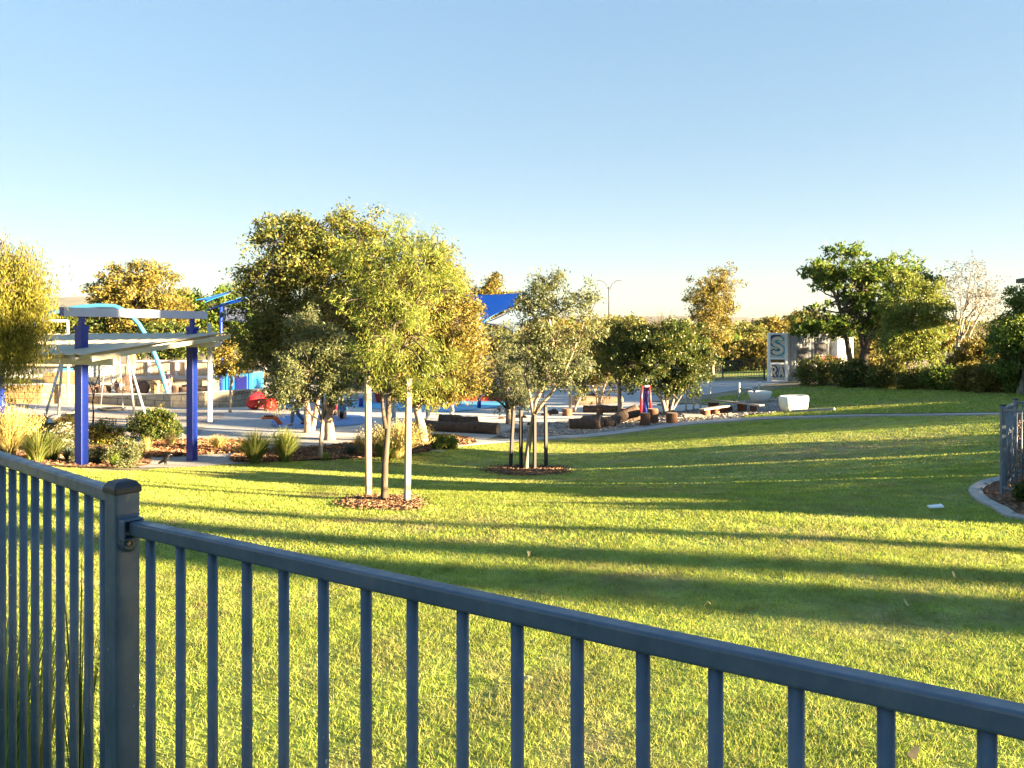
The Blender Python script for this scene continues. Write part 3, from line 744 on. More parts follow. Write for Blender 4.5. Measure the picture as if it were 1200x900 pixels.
def pole(name, label, px, py, ytop, r, m, cat='pole', Y=None, group=None, m2=None, cut=.5):
    b_ = gp(px, py, Y); zt = EYE-(ytop-HY)/F*b_.y-b_.z
    if m2 is None:
        o = MB().tube([(0,0,-.1),(0,0,zt-.01),(0,0,zt)], [r,r,r*.85], 12).build(name, m, None, b_); return tag(o, label, cat, group)
    e = empty(name, b_, label, cat, group)
    MB().tube([(0,0,-.1),(0,0,zt*cut)], r, 12).build('shaft', m, e); MB().tube([(0,0,zt*cut),(0,0,zt)], r, 12).build('upper_shaft', m2, e); return e
pole('sail_pole', 'tall blue pole, its sunlit upper part coloured white, in front of the striped play wall', 561.5, 482, 372, .085, M['post_blue'], Y=33, m2=M['white_paint'], cut=.42)  # white upper half stands for sunlight on the blue pole
pole('sail_pole', 'blue pole with white tip seen left of the timber tree stake', 423, 480.5, 462, .11, M['post_blue'], 'pole', 34, m2=M['white_paint'], cut=.7)
pole('sail_pole', 'bright blue sail pole rising left of the big dark tree, behind the roof', 259, 440, 359.5, .085, M['post_blue'], 'pole', 40)
pole('short_post', 'short grey post beside the trunk of the golden tree', 501, 493, 468, .075, M['steel'], 'post', 28.5, 'short posts by the sand')
pole('short_post', 'short grey post under the yellow foliage, left of the blue pole', 529.5, 491, 467, .085, M['steel'], 'post', 28.5, 'short posts by the sand')
pole('short_post', 'grey post between the two timber tree stakes', 461.5, 493, 464, .08, M['steel'], 'post', 28.5)
pole('short_post', 'slim white post left of the lit stump by the balance beams', 832, 469, 450.5, .045, M['white_paint'], 'post')
pole('short_post', 'grey post in front of the half-round white tub', 866, 471, 448.5, .055, M['steel'], 'post')
pole('short_post', 'pale post standing behind the half-round white tub', 889.5, 464, 448, .055, M['steel'], 'post')
a_, b_ = at(865,455,28.5), at(884,455,28.5); a_ = gp(874,462,29); 
o = MB().tube([at(867,455.2,29)-a_, at(880,455,29)-a_, at(885,459,29)-a_], .05, 8).build('water_spout', M['steel'], None, a_); tag(o, 'bent metal spout reaching over the rim of the half-round tub', 'spout')

def sail(name, label, pts, m, n=12, sag=.35, thick=.012, parent=None, base=None):
    """fabric stretched between 3 or 4 corners with curved-in edges"""
    P = [Vector(p) for p in pts]
    if len(P) == 3: P = [P[0], P[1], P[2], P[2].lerp(P[0], .02)]
    base = base or sum(P, Vector())/4
    V = []
    for s_ in (0,1):
        for i in range(n+1):
            for j in range(n+1):
                u, v = i/n, j/n; uu = u+(.5-u)*.22*4*v*(1-v); vv = v+(.5-v)*.22*4*u*(1-u)
                p = P[0]*(1-uu)*(1-vv)+P[1]*uu*(1-vv)+P[2]*uu*vv+P[3]*(1-uu)*vv
                p = p-base; p.z += -sag*math.sin(PI*u)*math.sin(PI*v)-s_*thick; V.append(tuple(p))
    I = lambda s_, i, j: s_*(n+1)**2+i*(n+1)+j; Fs = []
    for i in range(n):
        for j in range(n):
            Fs.append((I(0,i,j), I(0,i+1,j), I(0,i+1,j+1), I(0,i,j+1))); Fs.append((I(1,i,j), I(1,i,j+1), I(1,i+1,j+1), I(1,i+1,j)))
    for i in range(n):
        for q in ((i,0,i+1,0),(i,n,i+1,n),(0,i,0,i+1),(n,i,n,i+1)): Fs.append((I(0,q[0],q[1]), I(0,q[2],q[3]), I(1,q[2],q[3]), I(1,q[0],q[1])))
    o = MB().add(V, Fs, True).build(name, m, parent, base if parent is None else base)
    return tag(o, label, 'shade sail') if label else o
sail('shade_sail', 'bright blue shade sail showing above the trees in the middle of the park', [at(542,343,38), at(616,342.5,34), at(604,358,31.5), at(566,381,31)], M['sail'], sag=.1)
sail('shade_sail', 'white shade sail hanging just below the bright blue one', [at(562,379,32), at(612,352,33), at(652,366,36), at(600,392,36)], M['sailw'], sag=.1)
sail('shade_sail', 'thin dark-blue shade sail edge pointing left above the shelter roof', [at(229,351.5,42), at(274,340,45), at(274,342,43), at(240,354.5,41)], M['sail'], sag=.0)
sail('shade_sail', 'blue shade sail strip fixed to the pole beside the big dark tree', [at(236,365,42), at(260,356,40), at(296,343,42), at(290,352,39)], M['sail'], sag=.0)
sail('shade_sail', 'grey-blue hanging shade panel left of the big dark tree', [at(260,358,40.5), at(290,361,40), at(294,379,38), at(259,377,39)], M['sail2'], sag=.0)

# street lamp far off
b_ = at(714,392,90); b_.z = h(b_.x, 90); e = empty('street_lamp', b_, 'slim double-armed street lamp standing alone against the sky', 'street lamp')
zt = lambda y: EYE-(y-HY)/F*90-b_.z
MB().tube([(0,0,-.2),(0,0,zt(345)),(0,0,zt(336))], [.16,.11,.10], 8).build('column', M['window'], e)
for sx in (-1,1):
    MB().tube([(0,0,zt(341)),(sx*.35,0,zt(333)),(sx*.75,0,zt(329.5)),(sx*1.1,0,zt(328.6))], [.06,.05,.045,.04], 6).build('arm', M['window'], e)
    MB().box((sx*1.2,0,zt(328.7)), (.5,.22,.1)).build('lamp_head', M['window'], e, bevel=.03)

# ================================================================== PLAY WALL AND OTHER PLAY ITEMS
w0 = gp(545,468,38); e = empty('play_wall', w0, 'low play wall painted dark blue over white and red stripes behind the trees', 'wall')
Yw = 38.0
for nm, y0, y1, m_, dy in (('lower_band',471,463.6,'darkred',0),('white_band',463.6,461.2,'white_paint',-.02),('upper_panel',461.2,437,'navy',.01)):
    a, c = at(506,y0,Yw), at(604,y1,Yw); MB().box(Vector(((a.x+c.x)/2, Yw+dy, (a.z+c.z)/2))-w0, (c.x-a.x, .16, abs(c.z-a.z)-.002)).build(nm, M[m_], e)
w0 = gp(446,476,36); e = empty('play_hut', w0, 'small play hut with dark red sloping panel behind the staked tree', 'play equipment')
MB().add([at(x,y,Y)-w0 for Y in (36,36.12) for x,y in ((438.5,460),(450,460),(452,477),(443,477))], [(0,1,2,3),(7,6,5,4),(0,4,5,1),(1,5,6,2),(2,6,7,3),(3,7,4,0)]).build('red_panel', M['darkred'], e)
MB().add([at(x,y,Y)-w0 for Y in (36.15,36.25) for x,y in ((436,460),(440,459),(443,477),(434,477))], [(0,1,2,3),(7,6,5,4),(0,4,5,1),(1,5,6,2),(2,6,7,3),(3,7,4,0)]).build('white_panel', M['white_paint'], e)
MB().box(at(470,472,36.2)-w0, (1.4,.5,.12)).build('deck', M['steel'], e)

# red drums
def drum(px, py, Y, r, label, tilt, rz):
    b_ = gp(px, py, Y); Mt = Matrix.Rotation(rz, 3, 'Z')@Matrix.Rotation(tilt, 3, 'X')
    zoff = r*1.0 if tilt else 0
    e = empty('play_drum', b_, label, 'play equipment')
    prof = [(r*.72,-r*.8),(r*.84,-r*.5),(r*.93,0),(r,r*.72),(r*1.04,r*.8),(r*.96,r*.8),(r*.88,r*.6),(r*.8,-r*.6)]
    MB().lathe(prof, (0,0,r*(.98 if tilt else .8)), 24, Mt).build('shell', M['red'], e)
    MB().lathe([(r*.02,-r*.87),(r*.3,-r*.86),(r*.72,-r*.8),(r*.70,-r*.78)], (0,0,r*(.98 if tilt else .8)), 24, Mt).build('base', M['red'], e)
drum(298.5,479,33,.36,'red round play drum tipped on its side against the stone wall', math.radians(-82), math.radians(-12))
drum(317,479,32.6,.33,'red flared play drum standing upright beside the tipped one', 0, 0)
b_ = gp(330,499,27.5); e = empty('balance_rail', b_, 'bright orange bent balance rail with dark grip strip in front of the blue ground', 'play equipment')
MB().tube([at(x,y,27.5)-b_ for x,y in ((307,490.3),(312,488.7),(320,488.7),(324,491),(328.5,497),(331,503))], [.05,.075,.08,.085,.085,.085], 10).build('rail', M['orange'], e)
MB().beam(at(310,487.6,27.45)-b_, at(320.5,487.4,27.45)-b_, .1, .05).build('grip_strip', M['black'], e, bevel=.01)

# red and blue climbing posts by the stumps
b_ = gp(757,485,27.5); e = empty('climbing_frame', b_, 'play frame of red side posts and dark-blue forked post among the stumps', 'play equipment')
for x0, x1, m_ in ((752.5,750.5,'red'),(761,763,'darkred')):
    MB().tube([at(x1,487,27.4)-b_, at((x0+x1)/2,468,27.4)-b_, at(x0,452,27.4)-b_], .045, 8).build('side_post', M[m_], e)
MB().tube([at(756.5,488,27.5)-b_, at(756.5,470,27.5)-b_], [.13,.08], 10).build('centre_post', M['post_blue'], e)
for x1 in (753.5,759.5): MB().tube([at(756.5,472,27.5)-b_, at(x1,453,27.5)-b_], .05, 8).build('fork_arm', M['navy'], e)
MB().tube([at(752,453,27.4)-b_, at(761,452.5,27.4)-b_], .04, 8).build('top_bar', M['steel'], e)

# hoop handles
b_ = gp(812,476,29.5)
for k, (xa, xb) in enumerate(((804,812.5),(812.8,820.8))):
    bb = gp((xa+xb)/2,477,29.6-.1*k); rr = (xb-xa)/2/F*bb.y
    zz = EYE-(462.8-HY)/F*bb.y-bb.z-rr
    pts = [(-rr,0,-.1),(-rr,0,zz*.5)]+[(-rr*math.cos(t),0,zz+rr*math.sin(t)) for t in np.linspace(0,PI,9)]+[(rr,0,zz*.5),(rr,0,-.1)]
    o = MB().tube(pts, .035, 8).build('grab_hoop', M['steel'], None, bb); tag(o, ('left' if k == 0 else 'right')+' one of two galvanised hoop handles beyond the balance planks', 'hoop handle', 'hoop handles')
# ================================================================== LOGS AND STUMPS
def log(label, x0, x1, y, Y0, Y1, r0, r1=None, bend=.04, up0=0, up1=0, group='logs lying by the sand'):
    r1 = r1 or r0
    a, c = at(x0, y, Y0), at(x1, y, Y1); a.z = h(a.x,a.y)+r0*.85+up0; c.z = h(c.x,c.y)+r1*.85+up1
    b_ = Vector(((a.x+c.x)/2, (a.y+c.y)/2, 0)); b_.z = h(b_.x, b_.y)
    e = empty('log', b_, label, 'log', group)
    pts = curve_pts(a-b_, c-b_, 8, bend*.6); n = len(pts)
    rad = [(r0+(r1-r0)*i/(n-1))*R.uniform(.88,1.1) for i in range(n)]
    m_ = MB().tube(pts, rad, 14)
    o = m_.build('bark', M['log'], e, jitter=.008)
    for p, q_, r in ((pts[0], pts[1], rad[0]), (pts[-1], pts[-2], rad[-1])):
        d = (p-q_).normalized(); MB().tube([p+d*.002, p+d*.014], [r*.93, r*.9], 14).build('sawn_end', M['logend'], e)
    return e
def stump(label, px, py, w, top, Y=None, m='stump', group='timber stumps'):
    b_ = gp(px, py, Y); s = b_.y/F; r = w*s/2; hh = (py-top)*s; b_.y += r*.5; b_.z = h(b_.x, b_.y)
    e = empty('stump', b_, label, 'stump', group)
    prof = [(r*1.02,-.08),(r,.1*hh),(r*.97,.5*hh),(r*.99,hh-.015),(r*.96,hh)]
    MB().lathe(prof, n=18).build('side', M[m], e, jitter=.006)
    MB().lathe([(r*.93,hh+.002),(r*.9,hh+.008)], n=18).build('sawn_top', M['logend'], e); return e
log('dark straight log with sawn right end, lying nearest the path', 486, 584, 500, 25.6, 24.4, .19, .2, .02)
log('thick grey log lying behind the dark straight one', 514, 560, 496, 26.8, 27, .24, .17, .05)
log('knotted grey log left of the stumps', 667, 703, 500, 25.6, 25.3, .2, .27, .07)
log('gnarled log end curling beside the knotted one', 694, 722, 501, 25.6, 25.8, .26, .16, .12)
log('reddish branch log raised at its right end', 712, 747, 500, 25.9, 26.3, .17, .2, .04, 0, .30)
log('brown half-buried log in the sand behind the trees', 672, 728, 473, 35, 36, .24, .2, .04)
log('pale sunlit log bench beyond the knotted log', 684, 726, 485, 30, 29.6, .15, .14, .015, .12, .12)
log('low dark log lying behind the reddish branch log', 724, 752, 498, 27, 27, .14, .12, .05)
for a_ in ((665,489,12,480,29.5,'stump in the sand left of the knotted log, lit on its right side'),(756.5,500,12,484.5,None,'front stump of the pair below the red and blue play frame'),
    (765.5,497.5,13,479.5,None,'tall stump right behind the front stump of the pair'),(788,497,13.5,484.5,None,'squat stump in front of the multi-stemmed dark tree'),
    (827,489,12,480.5,None,'stump under the left end of the low grey plank'),(838.5,487,11,478,None,'second stump along the low grey plank'),
    (848,485,9,476.5,None,'third stump along the low grey plank'),(855,483,8,475,None,'fourth stump along the low grey plank, partly sunlit'),
    (870.5,483.5,11,473.5,None,'dark stump holding the middle of the long grey plank'),(883.5,483,8,475.5,None,'smallest stump, at the right end of the long grey plank'),
    (837,478,13,468,29.5,'sunlit stump beside the slim white post'),(748,486,8,479,29,'brown stump half hidden left of the red post'),
    (784,486,5,476,30,'thin orange-lit stump behind the dark tree trunk'),(703,487,8,479,29.6,'stump under the pale log bench'),(733,489,10,480,29,'broad low stump right of the thin tree trunk')):
    stump(a_[5], a_[0], a_[1], a_[2], a_[3], a_[4])
def plank(label, x0, y0, Y0, x1, y1, Y1, w=.24):
    a, c = at(x0,y0,Y0), at(x1,y1,Y1); b_ = Vector(((a.x+c.x)/2,(a.y+c.y)/2,(a.z+c.z)/2))
    o = MB().beam(a-b_, c-b_, w, .05).build('balance_plank', M['plank'], None, b_, bevel=.008); tag(o, label, 'plank', 'balance planks on stumps')
plank('long grey balance plank running from the sunlit stump to the smallest stump', 834, 468.5, 29.4, 893, 475, 27.2)
plank('low grey balance plank on four stumps', 822, 480, 26.6, 860, 474.5, 28.2)
plank('wide weathered plank lying right of the dark tree, nearly on the ground', 800, 486.3, 26.4, 824, 487, 26.4, .5)
plank('narrow brown plank across the white sand behind the dark tree', 770, 474.5, 30, 832, 471.5, 30, .12)
for k, (px, py, w, hh, lb) in enumerate(((647,486,15,7,'brown rock with orange sunlit side in the sand'),(640,488,12,5,'dark flat rock beside the brown one'),(608,490,18,5,'low grey rock behind the black stakes'),
     (625,499,16,5,'brown slab rock between the black stakes'),(604,508,14,6,'pale pebble heap rock at the path edge'),(588,492,10,4,'orange-brown rock left of the grey-green tree'),
     (700,479,26,5,'long low sand rock beyond the trees'),(690,468,30,7,'broad brown rock half buried in the far sand'))):
    b_ = gp(px, py); s = b_.y/F
    bm = bmesh.new(); bmesh.ops.create_icosphere(bm, subdivisions=3, radius=1)
    for v in bm.verts:
        n = math.sin(v.co.x*3+k)*math.cos(v.co.y*4+k*2)*.14+math.sin(v.co.z*7+v.co.x*5)*.06
        v.co = Vector((v.co.x*w*s/2*(1+n), v.co.y*w*s/2*.7*(1+n), max(v.co.z,-.3)*hh*s*.9*(1+n)))
    me = bpy.data.meshes.new('rock'); bm.to_mesh(me); bm.free(); me.materials.append(M['rock'])
    o = link(bpy.data.objects.new('rock', me)); o.location = b_; tag(o, lb, 'rock')

# ================================================================== TUBS
def tub(label, px, py, w, hgt, tipped):
    b_ = gp(px, py); s = b_.y/F; r = w*s/2; H_ = hgt*s
    e = empty('play_tub', b_, label, 'play tub')
    if not tipped:
        prof = [(r*.42,0),(r*.72,H_*.22),(r*.9,H_*.5),(r*.98,H_*.8),(r*1.0,H_*.97),(r*.97,H_),(r*.93,H_*.97),(r*.85,H_*.5),(r*.4,H_*.12)]
        MB().lathe(prof, n=28).build('bowl', M['tub'], e)
        MB().lathe([(r*.3,H_*.1),(r*.3,H_*.14)], n=20).build('drain', M['steel'], e)
    else:
        V, Fs = [], []; n = 24
        rings = [(.86,0),(.97,.3),(1.02,.75),(1.0,.93),(.92,1.0),(.82,.93),(.74,.5)]
        for q, (k, z) in enumerate(rings):
            for j in range(n):
                a = 2*PI*j/n; x = math.copysign(abs(math.cos(a))**.6, math.cos(a)); y = math.copysign(abs(math.sin(a))**.6, math.sin(a))
                dent = 1-.22*math.exp(-((a-4.95)/.32)**2)*(1 if q < 4 else 0)
                V.append((x*r*k, y*r*k*.7*dent, z*H_-.12*r*0+.02*x*z))
        for i in range(len(rings)-1):
            for j in range(n): Fs.append((i*n+j, i*n+(j+1)%n, (i+1)*n+(j+1)%n, (i+1)*n+j))
        Fs.append([j for j in range(n)][::-1]); Fs.append([(len(rings)-1)*n+j for j in range(n)])
        MB().add(V, Fs, True).build('bowl', M['tub'], e)
        MB().lathe([(.02,0),(.02,.012)], (-r*.62,-r*.62,H_*.42), 10, Matrix.Rotation(PI/2,3,'X')).build('plug', M['black'], e)
tub('half-round white play tub sitting under the bent metal spout', 890.5, 472, 27, 13.5, False)
tub('squarish white play tub with dented side at the lawn edge', 930, 481.5, 32, 18, True)

# ================================================================== LEFT WALLS, FENCE, BOULDERS
def stonewall(label, pts, base_pts, m, th=.35, name='stone_wall'):
    """top line given in photo rows at depth; follows pts [(px,ytop,Y)], bottom below ground"""
    a0 = at(*pts[0]); b_ = Vector((a0.x,a0.y,h(a0.x,a0.y))); V, Fs = [], []
    for px, yt, Y in pts:
        p = at(px, yt, Y); g = h(p.x, p.y)-.2
        for dy in (0, th):
            for z in (g, p.z): V.append(Vector((p.x, p.y+dy, z))-b_)
    n = len(pts)
    for i in range(n-1):
        a, c = i*4, i*4+4
        Fs += [(a, c, c+1, a+1), (a+1, c+1, c+3, a+3), (a+3, c+3, c+2, a+2)]
    Fs += [(0,1,3,2), (n*4-4, n*4-2, n*4-1, n*4-3)]
    e = empty(name, b_, label, 'wall')
    MB().add(V, Fs).build('blocks', m, e)
    cs = MB()
    for (x0,y0,Y0), (x1,y1,Y1) in zip(pts, pts[1:]):
        p, q_ = at(x0,y0,Y0)+Vector((0,th/2,.03))-b_, at(x1,y1,Y1)+Vector((0,th/2,.03))-b_; cs.beam(p, q_, th+.06, .06)
    cs.build('capping', M['kerb'], e, bevel=.01)
stonewall('long curved limestone retaining wall behind the swing', [(96,465.5,37.5),(150,464.5,36),(200,462.5,35),(240,460.5,34.5),(272,459,34.6),(290,457.5,36)], None, M['limestone'])
stonewall('sunlit golden sandstone wall at the far left', [(2,452,36.2),(48,451,36),(75,452,36.4),(98,455,37)], None, M['sandstone'])
stonewall('raised sandstone block wall behind the golden one', [(50,438.5,38.6),(64,436.5,38.5),(92,435.5,38.5)], None, M['sandstone'])
stonewall('pale limestone wall under the timber fence', [(155,445,40.2),(205,444.5,40.4),(258,444,40.6)], None, M['limestone'])
stonewall('sunlit low limestone wall beside the ramp, behind the drums', [(290,458.5,36.2),(312,456,37),(345,460,37.5),(372,463,37.5)], None, M['limestone'])
# timber fence
tf0 = at(157,445,40.6); tf0.z = h(tf0.x, 40.6); e = empty('timber_fence', tf0, 'weathered timber board fence in white frame on the limestone wall', 'fence')
z0, z1 = at(0,441.5,40.6).z, at(0,423,40.6).z; xs_ = [at(x,0,40.6).x for x in (157,175,207,218.5,250)]
for x in xs_: MB().box(Vector((x,40.6,(z0+z1)/2-.15))-tf0, (.13,.13,z1-z0+.3)).build('post', M['white_paint'], e, bevel=.01)
for z in (z1, z0): MB().box(Vector(((xs_[0]+xs_[-1])/2,40.55,z))-tf0, (xs_[-1]-xs_[0]+.13,.08,.11)).build('rail', M['white_paint'], e, bevel=.008)
for x0, x1 in zip(xs_, xs_[1:]):
    m_ = MB(); k = int((x1-x0-.13)/.125)
    for i in range(k):
        w = (x1-x0-.13)/k; m_.box(Vector((x0+.065+w*(i+.5),40.66+R.uniform(-.01,.01),(z0+z1)/2))-tf0, (w-.012,.02,z1-z0-.1))
    m_.build('board_panel', M['timber'], e)
# orange-topped stone column
b_ = at(153.5,446,39); b_.z = h(b_.x, 39); e = empty('stone_column', b_, 'cream stone column with rough orange top left of the timber fence', 'column')
zt = at(0,424,39).z-b_.z; MB().box((0,0,zt/2), (.32,.32,zt)).build('shaft', M['sandstone'], e, bevel=.02)
MB().box((0,0,zt+.2), (.36,.36,.4)).build('top', mat('orange_stone', (.55,.27,.10), .9, .4, 5, .8, .03), e, bevel=.05)
# pale balustrade screens between shelter and column
b_ = at(125,445,40); b_.z = h(b_.x,40); e = empty('white_screen', b_, 'pale slatted screen fence seen through the shelter legs, behind the seated child', 'fence')
za, zb = at(0,452,40).z-b_.z, at(0,428,40).z-b_.z; xa, xb = at(100,0,40).x-b_.x, at(149,0,40).x-b_.x
for x in (xa, xa+.75, xa+1.45, xb): MB().box((x,0,(za+zb)/2-.3), (.07,.07,zb-za+.6)).build('post', M['white_paint'], e)
for z in (za+.1, zb): MB().box(((xa+xb)/2,-.01,z), (xb-xa,.05,.07)).build('rail', M['white_paint'], e)
for i in range(34): MB().box((xa+.03+(xb-xa-.06)*i/33,.01,(za+zb)/2+.04), (.025,.02,zb-za-.16)).build('slat', M['steel'], e)
# blue container and blue-white building bits
b_ = at(272,452,43); b_.z = h(b_.x,43); e = empty('storage_shed', b_, 'bright blue storage shed half hidden left of the big dark tree', 'shed')
zz = at(0,437,43).z-b_.z; m_ = MB(); m_.box((0,1,zz/2), (2.2,2,zz))
for i in range(12): m_.box((-1.02+i*.185,-.02,zz/2), (.09,.04,zz-.1))
m_.build('body', mat('bright_blue_sheet', (.02,.22,.55), .5, .12, 2, .05), e); MB().box((0,1,zz+.04), (2.4,2.2,.08)).build('roof', M['roofdark'], e, bevel=.01)
MB().box((.55,-.06,zz*.42), (.6,.03,zz*.8)).build('door', M['navy'], e, bevel=.005)
b_ = at(52,445,52); b_.z = h(b_.x,52); e = empty('low_building', b_, 'low pale-roofed building with dark openings behind the golden wall', 'building')
zt = at(0,429,52).z-b_.z; MB().box((0,2,zt/2), (5.4,4,zt)).build('wall', M['concont'], e)
MB().box((0,1.9,zt+.09), (6,4.6,.18)).build('roof', M['cream_metal'], e, bevel=.03)
for x in (-1.7,0): MB().box((x,-.02,zt*.55), (1.4,.06,zt*.5)).build('window', M['window'], e, bevel=.01)
MB().box((1.8,-.03,zt*.5), (1.3,.06,zt*.9)).build('door', M['arch'], e, bevel=.01)
def boulder(px, py, w, hh, Y, label, k):
    b_ = at(px, py, Y); b_.z = h(b_.x, Y); s = Y/F; zc = EYE-(py-HY)/F*Y-b_.z
    bm = bmesh.new(); bmesh.ops.create_icosphere(bm, subdivisions=3, radius=1)
    for v in bm.verts:
        n = math.sin(v.co.x*2.3+k*1.7)*math.cos(v.co.y*3+k*2)*.16+math.sin(v.co.z*6+v.co.x*4+k)*.06
        c = v.co; c = Vector([math.copysign(abs(q_)**.75, q_) for q_ in c]); v.co = Vector((c.x*w*s/2*(1+n), c.y*w*s/2*.8*(1+n), (c.z*.5+.5)*hh*s*(1+n)+zc))
        if v.co.z < zc+.05: v.co.z = min(v.co.z, -.05) if zc < .6 else v.co.z
    me = bpy.data.meshes.new('boulder'); bm.to_mesh(me); bm.free(); me.materials.append(M['rock'])
    o = link(bpy.data.objects.new('boulder', me)); o.location = b_; tag(o, label, 'boulder', 'dark boulders along the stone wall')
for k, (px, w, hh, lb) in enumerate(((108,16,10,'leftmost brown boulder, right of the blue post'),(122,14,9,'flat dark boulder left of the seated child'),(145,22,19,'largest rounded boulder between the swing legs'),
      (160,12,12,'upright boulder just right of the swing leg'),(168,15,15,'dark squarish boulder left of the orange block'),(186,10,10,'narrow boulder right of the orange block'),
      (206,10,10,'small boulder just right of the standing child'),(217,12,10,'boulder left of the right blue post'),(240,18,9,'slanting brown boulder beside the downpipe'))):
    boulder(px, 461, w, hh, 38.2, lb, k)
b_ = at(182,455,38); b_.z = h(b_.x, 38); o = MB().box((0,0,at(0,451,38).z-b_.z-.1), (.36,.3,.62)).build('stone_block', M['sandstone'], None, b_, bevel=.03); tag(o, 'single golden stone block among the dark boulders', 'stone block')
MB_ = MB().beam((0,0,0), (0,0,0.001), .01, .01)

# ================================================================== SIGN TOWER AND CONTAINER (right)
b_ = at(911,448,40.3); b_.z = h(b_.x, b_.y); rz = math.radians(-8); e = empty('sign_tower', b_, 'white framed sign tower with big cream S and RA letters at the path end', 'sign', rz=rz)
W_, T_ = .98, at(0,390,40.3).z-b_.z
for x in (-W_/2+.06, W_/2-.06): MB().box((x,0,T_/2-.05), (.12,.30,T_+.1)).build('frame_upright', M['frame_white'], e, bevel=.01)
for z in (T_-.05, T_*.47, T_*.37, .05): MB().box((0,-.005,z), (W_-.244,.26,.09)).build('frame_rail', M['frame_white'], e, bevel=.008)
pu = MB().box((0,.06,T_*.73), (W_-.246,.05,T_*.43)).build('upper_panel', M['signcream'], e)
pl = MB().box((0,.06,T_*.19), (W_-.246,.05,T_*.28)).build('lower_panel', M['signcream'], e)
MB().box((0,.07,T_*.42), (W_-.246,.04,T_*.06)).build('slot_panel', M['brownslot'], e)
def stroke(name, line, w, y0, y1, m, parent, ox, oz, sx, sz):
    """flat painted letter stroke following a 2-D line, w wide, standing proud of its panel"""
    L2 = [Vector((p[0]*sx, p[1]*sz)) for p in smooth_poly(line, 5)]; V, Fs = [], []; n = len(L2)
    for i, p in enumerate(L2):
        t = (L2[min(i+1,n-1)]-L2[max(i-1,0)]).normalized(); q = Vector((-t.y, t.x))*w/2
        for y in (y0, y1):
            for sg in (-1,1): V.append((ox+p.x+q.x*sg, y, oz+p.y+q.y*sg))
    for i in range(n-1):
        a, c = i*4, i*4+4; Fs += [(a,c,c+1,a+1),(a+2,a+3,c+3,c+2),(a,a+2,c+2,c),(a+1,c+1,c+3,a+3)]
    Fs += [(0,1,3,2),(n*4-4,n*4-2,n*4-1,n*4-3)]
    return MB().add(V, Fs).build(name, m, parent)
Sl = [(.42,.34),(.30,.46),(0,.5),(-.36,.42),(-.42,.2),(-.2,.05),(.15,-.04),(.42,-.2),(.38,-.4),(.05,-.5),(-.3,-.46),(-.44,-.32)]
Rl = [[(-.4,-.5),(-.4,0),(-.4,.5)],[(-.4,.46),(.1,.47),(.38,.3),(.3,.06),(0,-.02),(-.36,-.03)],[(-.02,-.04),(.2,-.28),(.42,-.5)]]
Al = [[(-.42,-.5),(-.2,.1),(-.02,.48)],[(-.02,.48),(.2,.1),(.42,-.5)],[(-.24,-.16),(0,-.16),(.26,-.16)]]
cu = T_*.735
stroke('letter_shadow', Sl, .30, .012, .030, M['signnavy'], pu, -.05, cu+.05, .52, .80); stroke('letter_shadow', Sl, .27, .004, .024, M['signteal'], pu, .07, cu-.02, .48, .78)
stroke('letter', Sl, .17, -.010, .016, M['signcream'], pu, .0, cu, .52, .78)
cl_ = T_*.20
for line, ox, sx in ((Rl,-.17,.26),(Al,.20,.26)):
    for l in line:
        stroke('letter_shadow', l, .20, .008+.001*line.index(l), .03, M['signnavy'], pl, ox+.01, cl_-.02, sx, .54)
for line, ox, sx in ((Rl,-.19,.25),(Al,.19,.25)):
    for l in line:
        stroke('letter', l, .085, -.008-.0015*line.index(l), .02, M['signcream'], pl, ox, cl_, sx, .50)
# container behind it
ca = at(922,448,40.6); ca.z = h(ca.x, ca.y); e = empty('storage_container', ca, 'white corrugated storage container with grey windows behind the hedge', 'container')
d = Vector((.95,.31,0)).normalized(); nb = Vector((-d.y,d.x,0)); LC, WC, HC = 3.0, 1.3, at(0,391,40.6).z-ca.z
am = math.atan2(d.y,d.x); m_ = MB(); c_ = d*LC/2+nb*WC/2; m_.box(c_+Vector((0,0,HC/2)), (LC-.1,WC-.1,HC-.1), am)
for i in range(15): m_.box(d*(.15+i*.195)+nb*.04+Vector((0,0,HC/2)), (.1,.05,HC-.22), am)
m_.build('body', M['concont'], e)
for p in (d*.06+nb*.06, d*(LC-.06)+nb*.06, d*(LC-.06)+nb*(WC-.06), d*.06+nb*(WC-.06)): MB().box(p+Vector((0,0,HC/2)), (.14,.14,HC), am).build('corner_post', M['concont'], e, bevel=.01)
for z in (HC-.05, .07): MB().box(d*LC/2+nb*.05+Vector((0,0,z)), (LC,.12,.1), am).build('side_rail', M['concont'], e)
for t0, t1, za_, zb_, nm in ((.7,1.35,.9,1.7,'window'),(1.85,2.5,1.35,1.95,'window')):
    w_ = MB().box(d*(t0+t1)/2+nb*-.01+Vector((0,0,(za_+zb_)/2)), (t1-t0,.06,zb_-za_), am).build(nm, M['window'], e, bevel=.01)
    MB().box(d*(t0+t1)/2+nb*-.03+Vector((0,0,zb_+.03)), (t1-t0+.1,.1,.05), am).build('frame', M['concont'], w_)
MB().box(d*2.35+nb*-.35+Vector((0,0,1.12)), (1.1,.3,.3), am).build('counter', M['darkred'], e, bevel=.02)
cb_ = at(981,446,42.8); cb_.z = h(cb_.x, cb_.y); e = empty('garden_shed', cb_, 'second pale metal shed between the container and the dark tree trunk', 'shed')
m_ = MB(); zt = at(0,395,42.8).z-cb_.z; m_.box(d*.55+nb*1+Vector((0,0,zt/2)), (1.1,2,zt), am)
for i in range(6): m_.box(d*(.08+i*.19)+nb*-.01+Vector((0,0,zt/2)), (.09,.03,zt-.1), am)
m_.build('body', M['concont'], e); MB().box(d*.55+nb*1+Vector((0,0,zt+.04)), (1.3,2.2,.08), am).build('roof', M['concont'], e, bevel=.01)
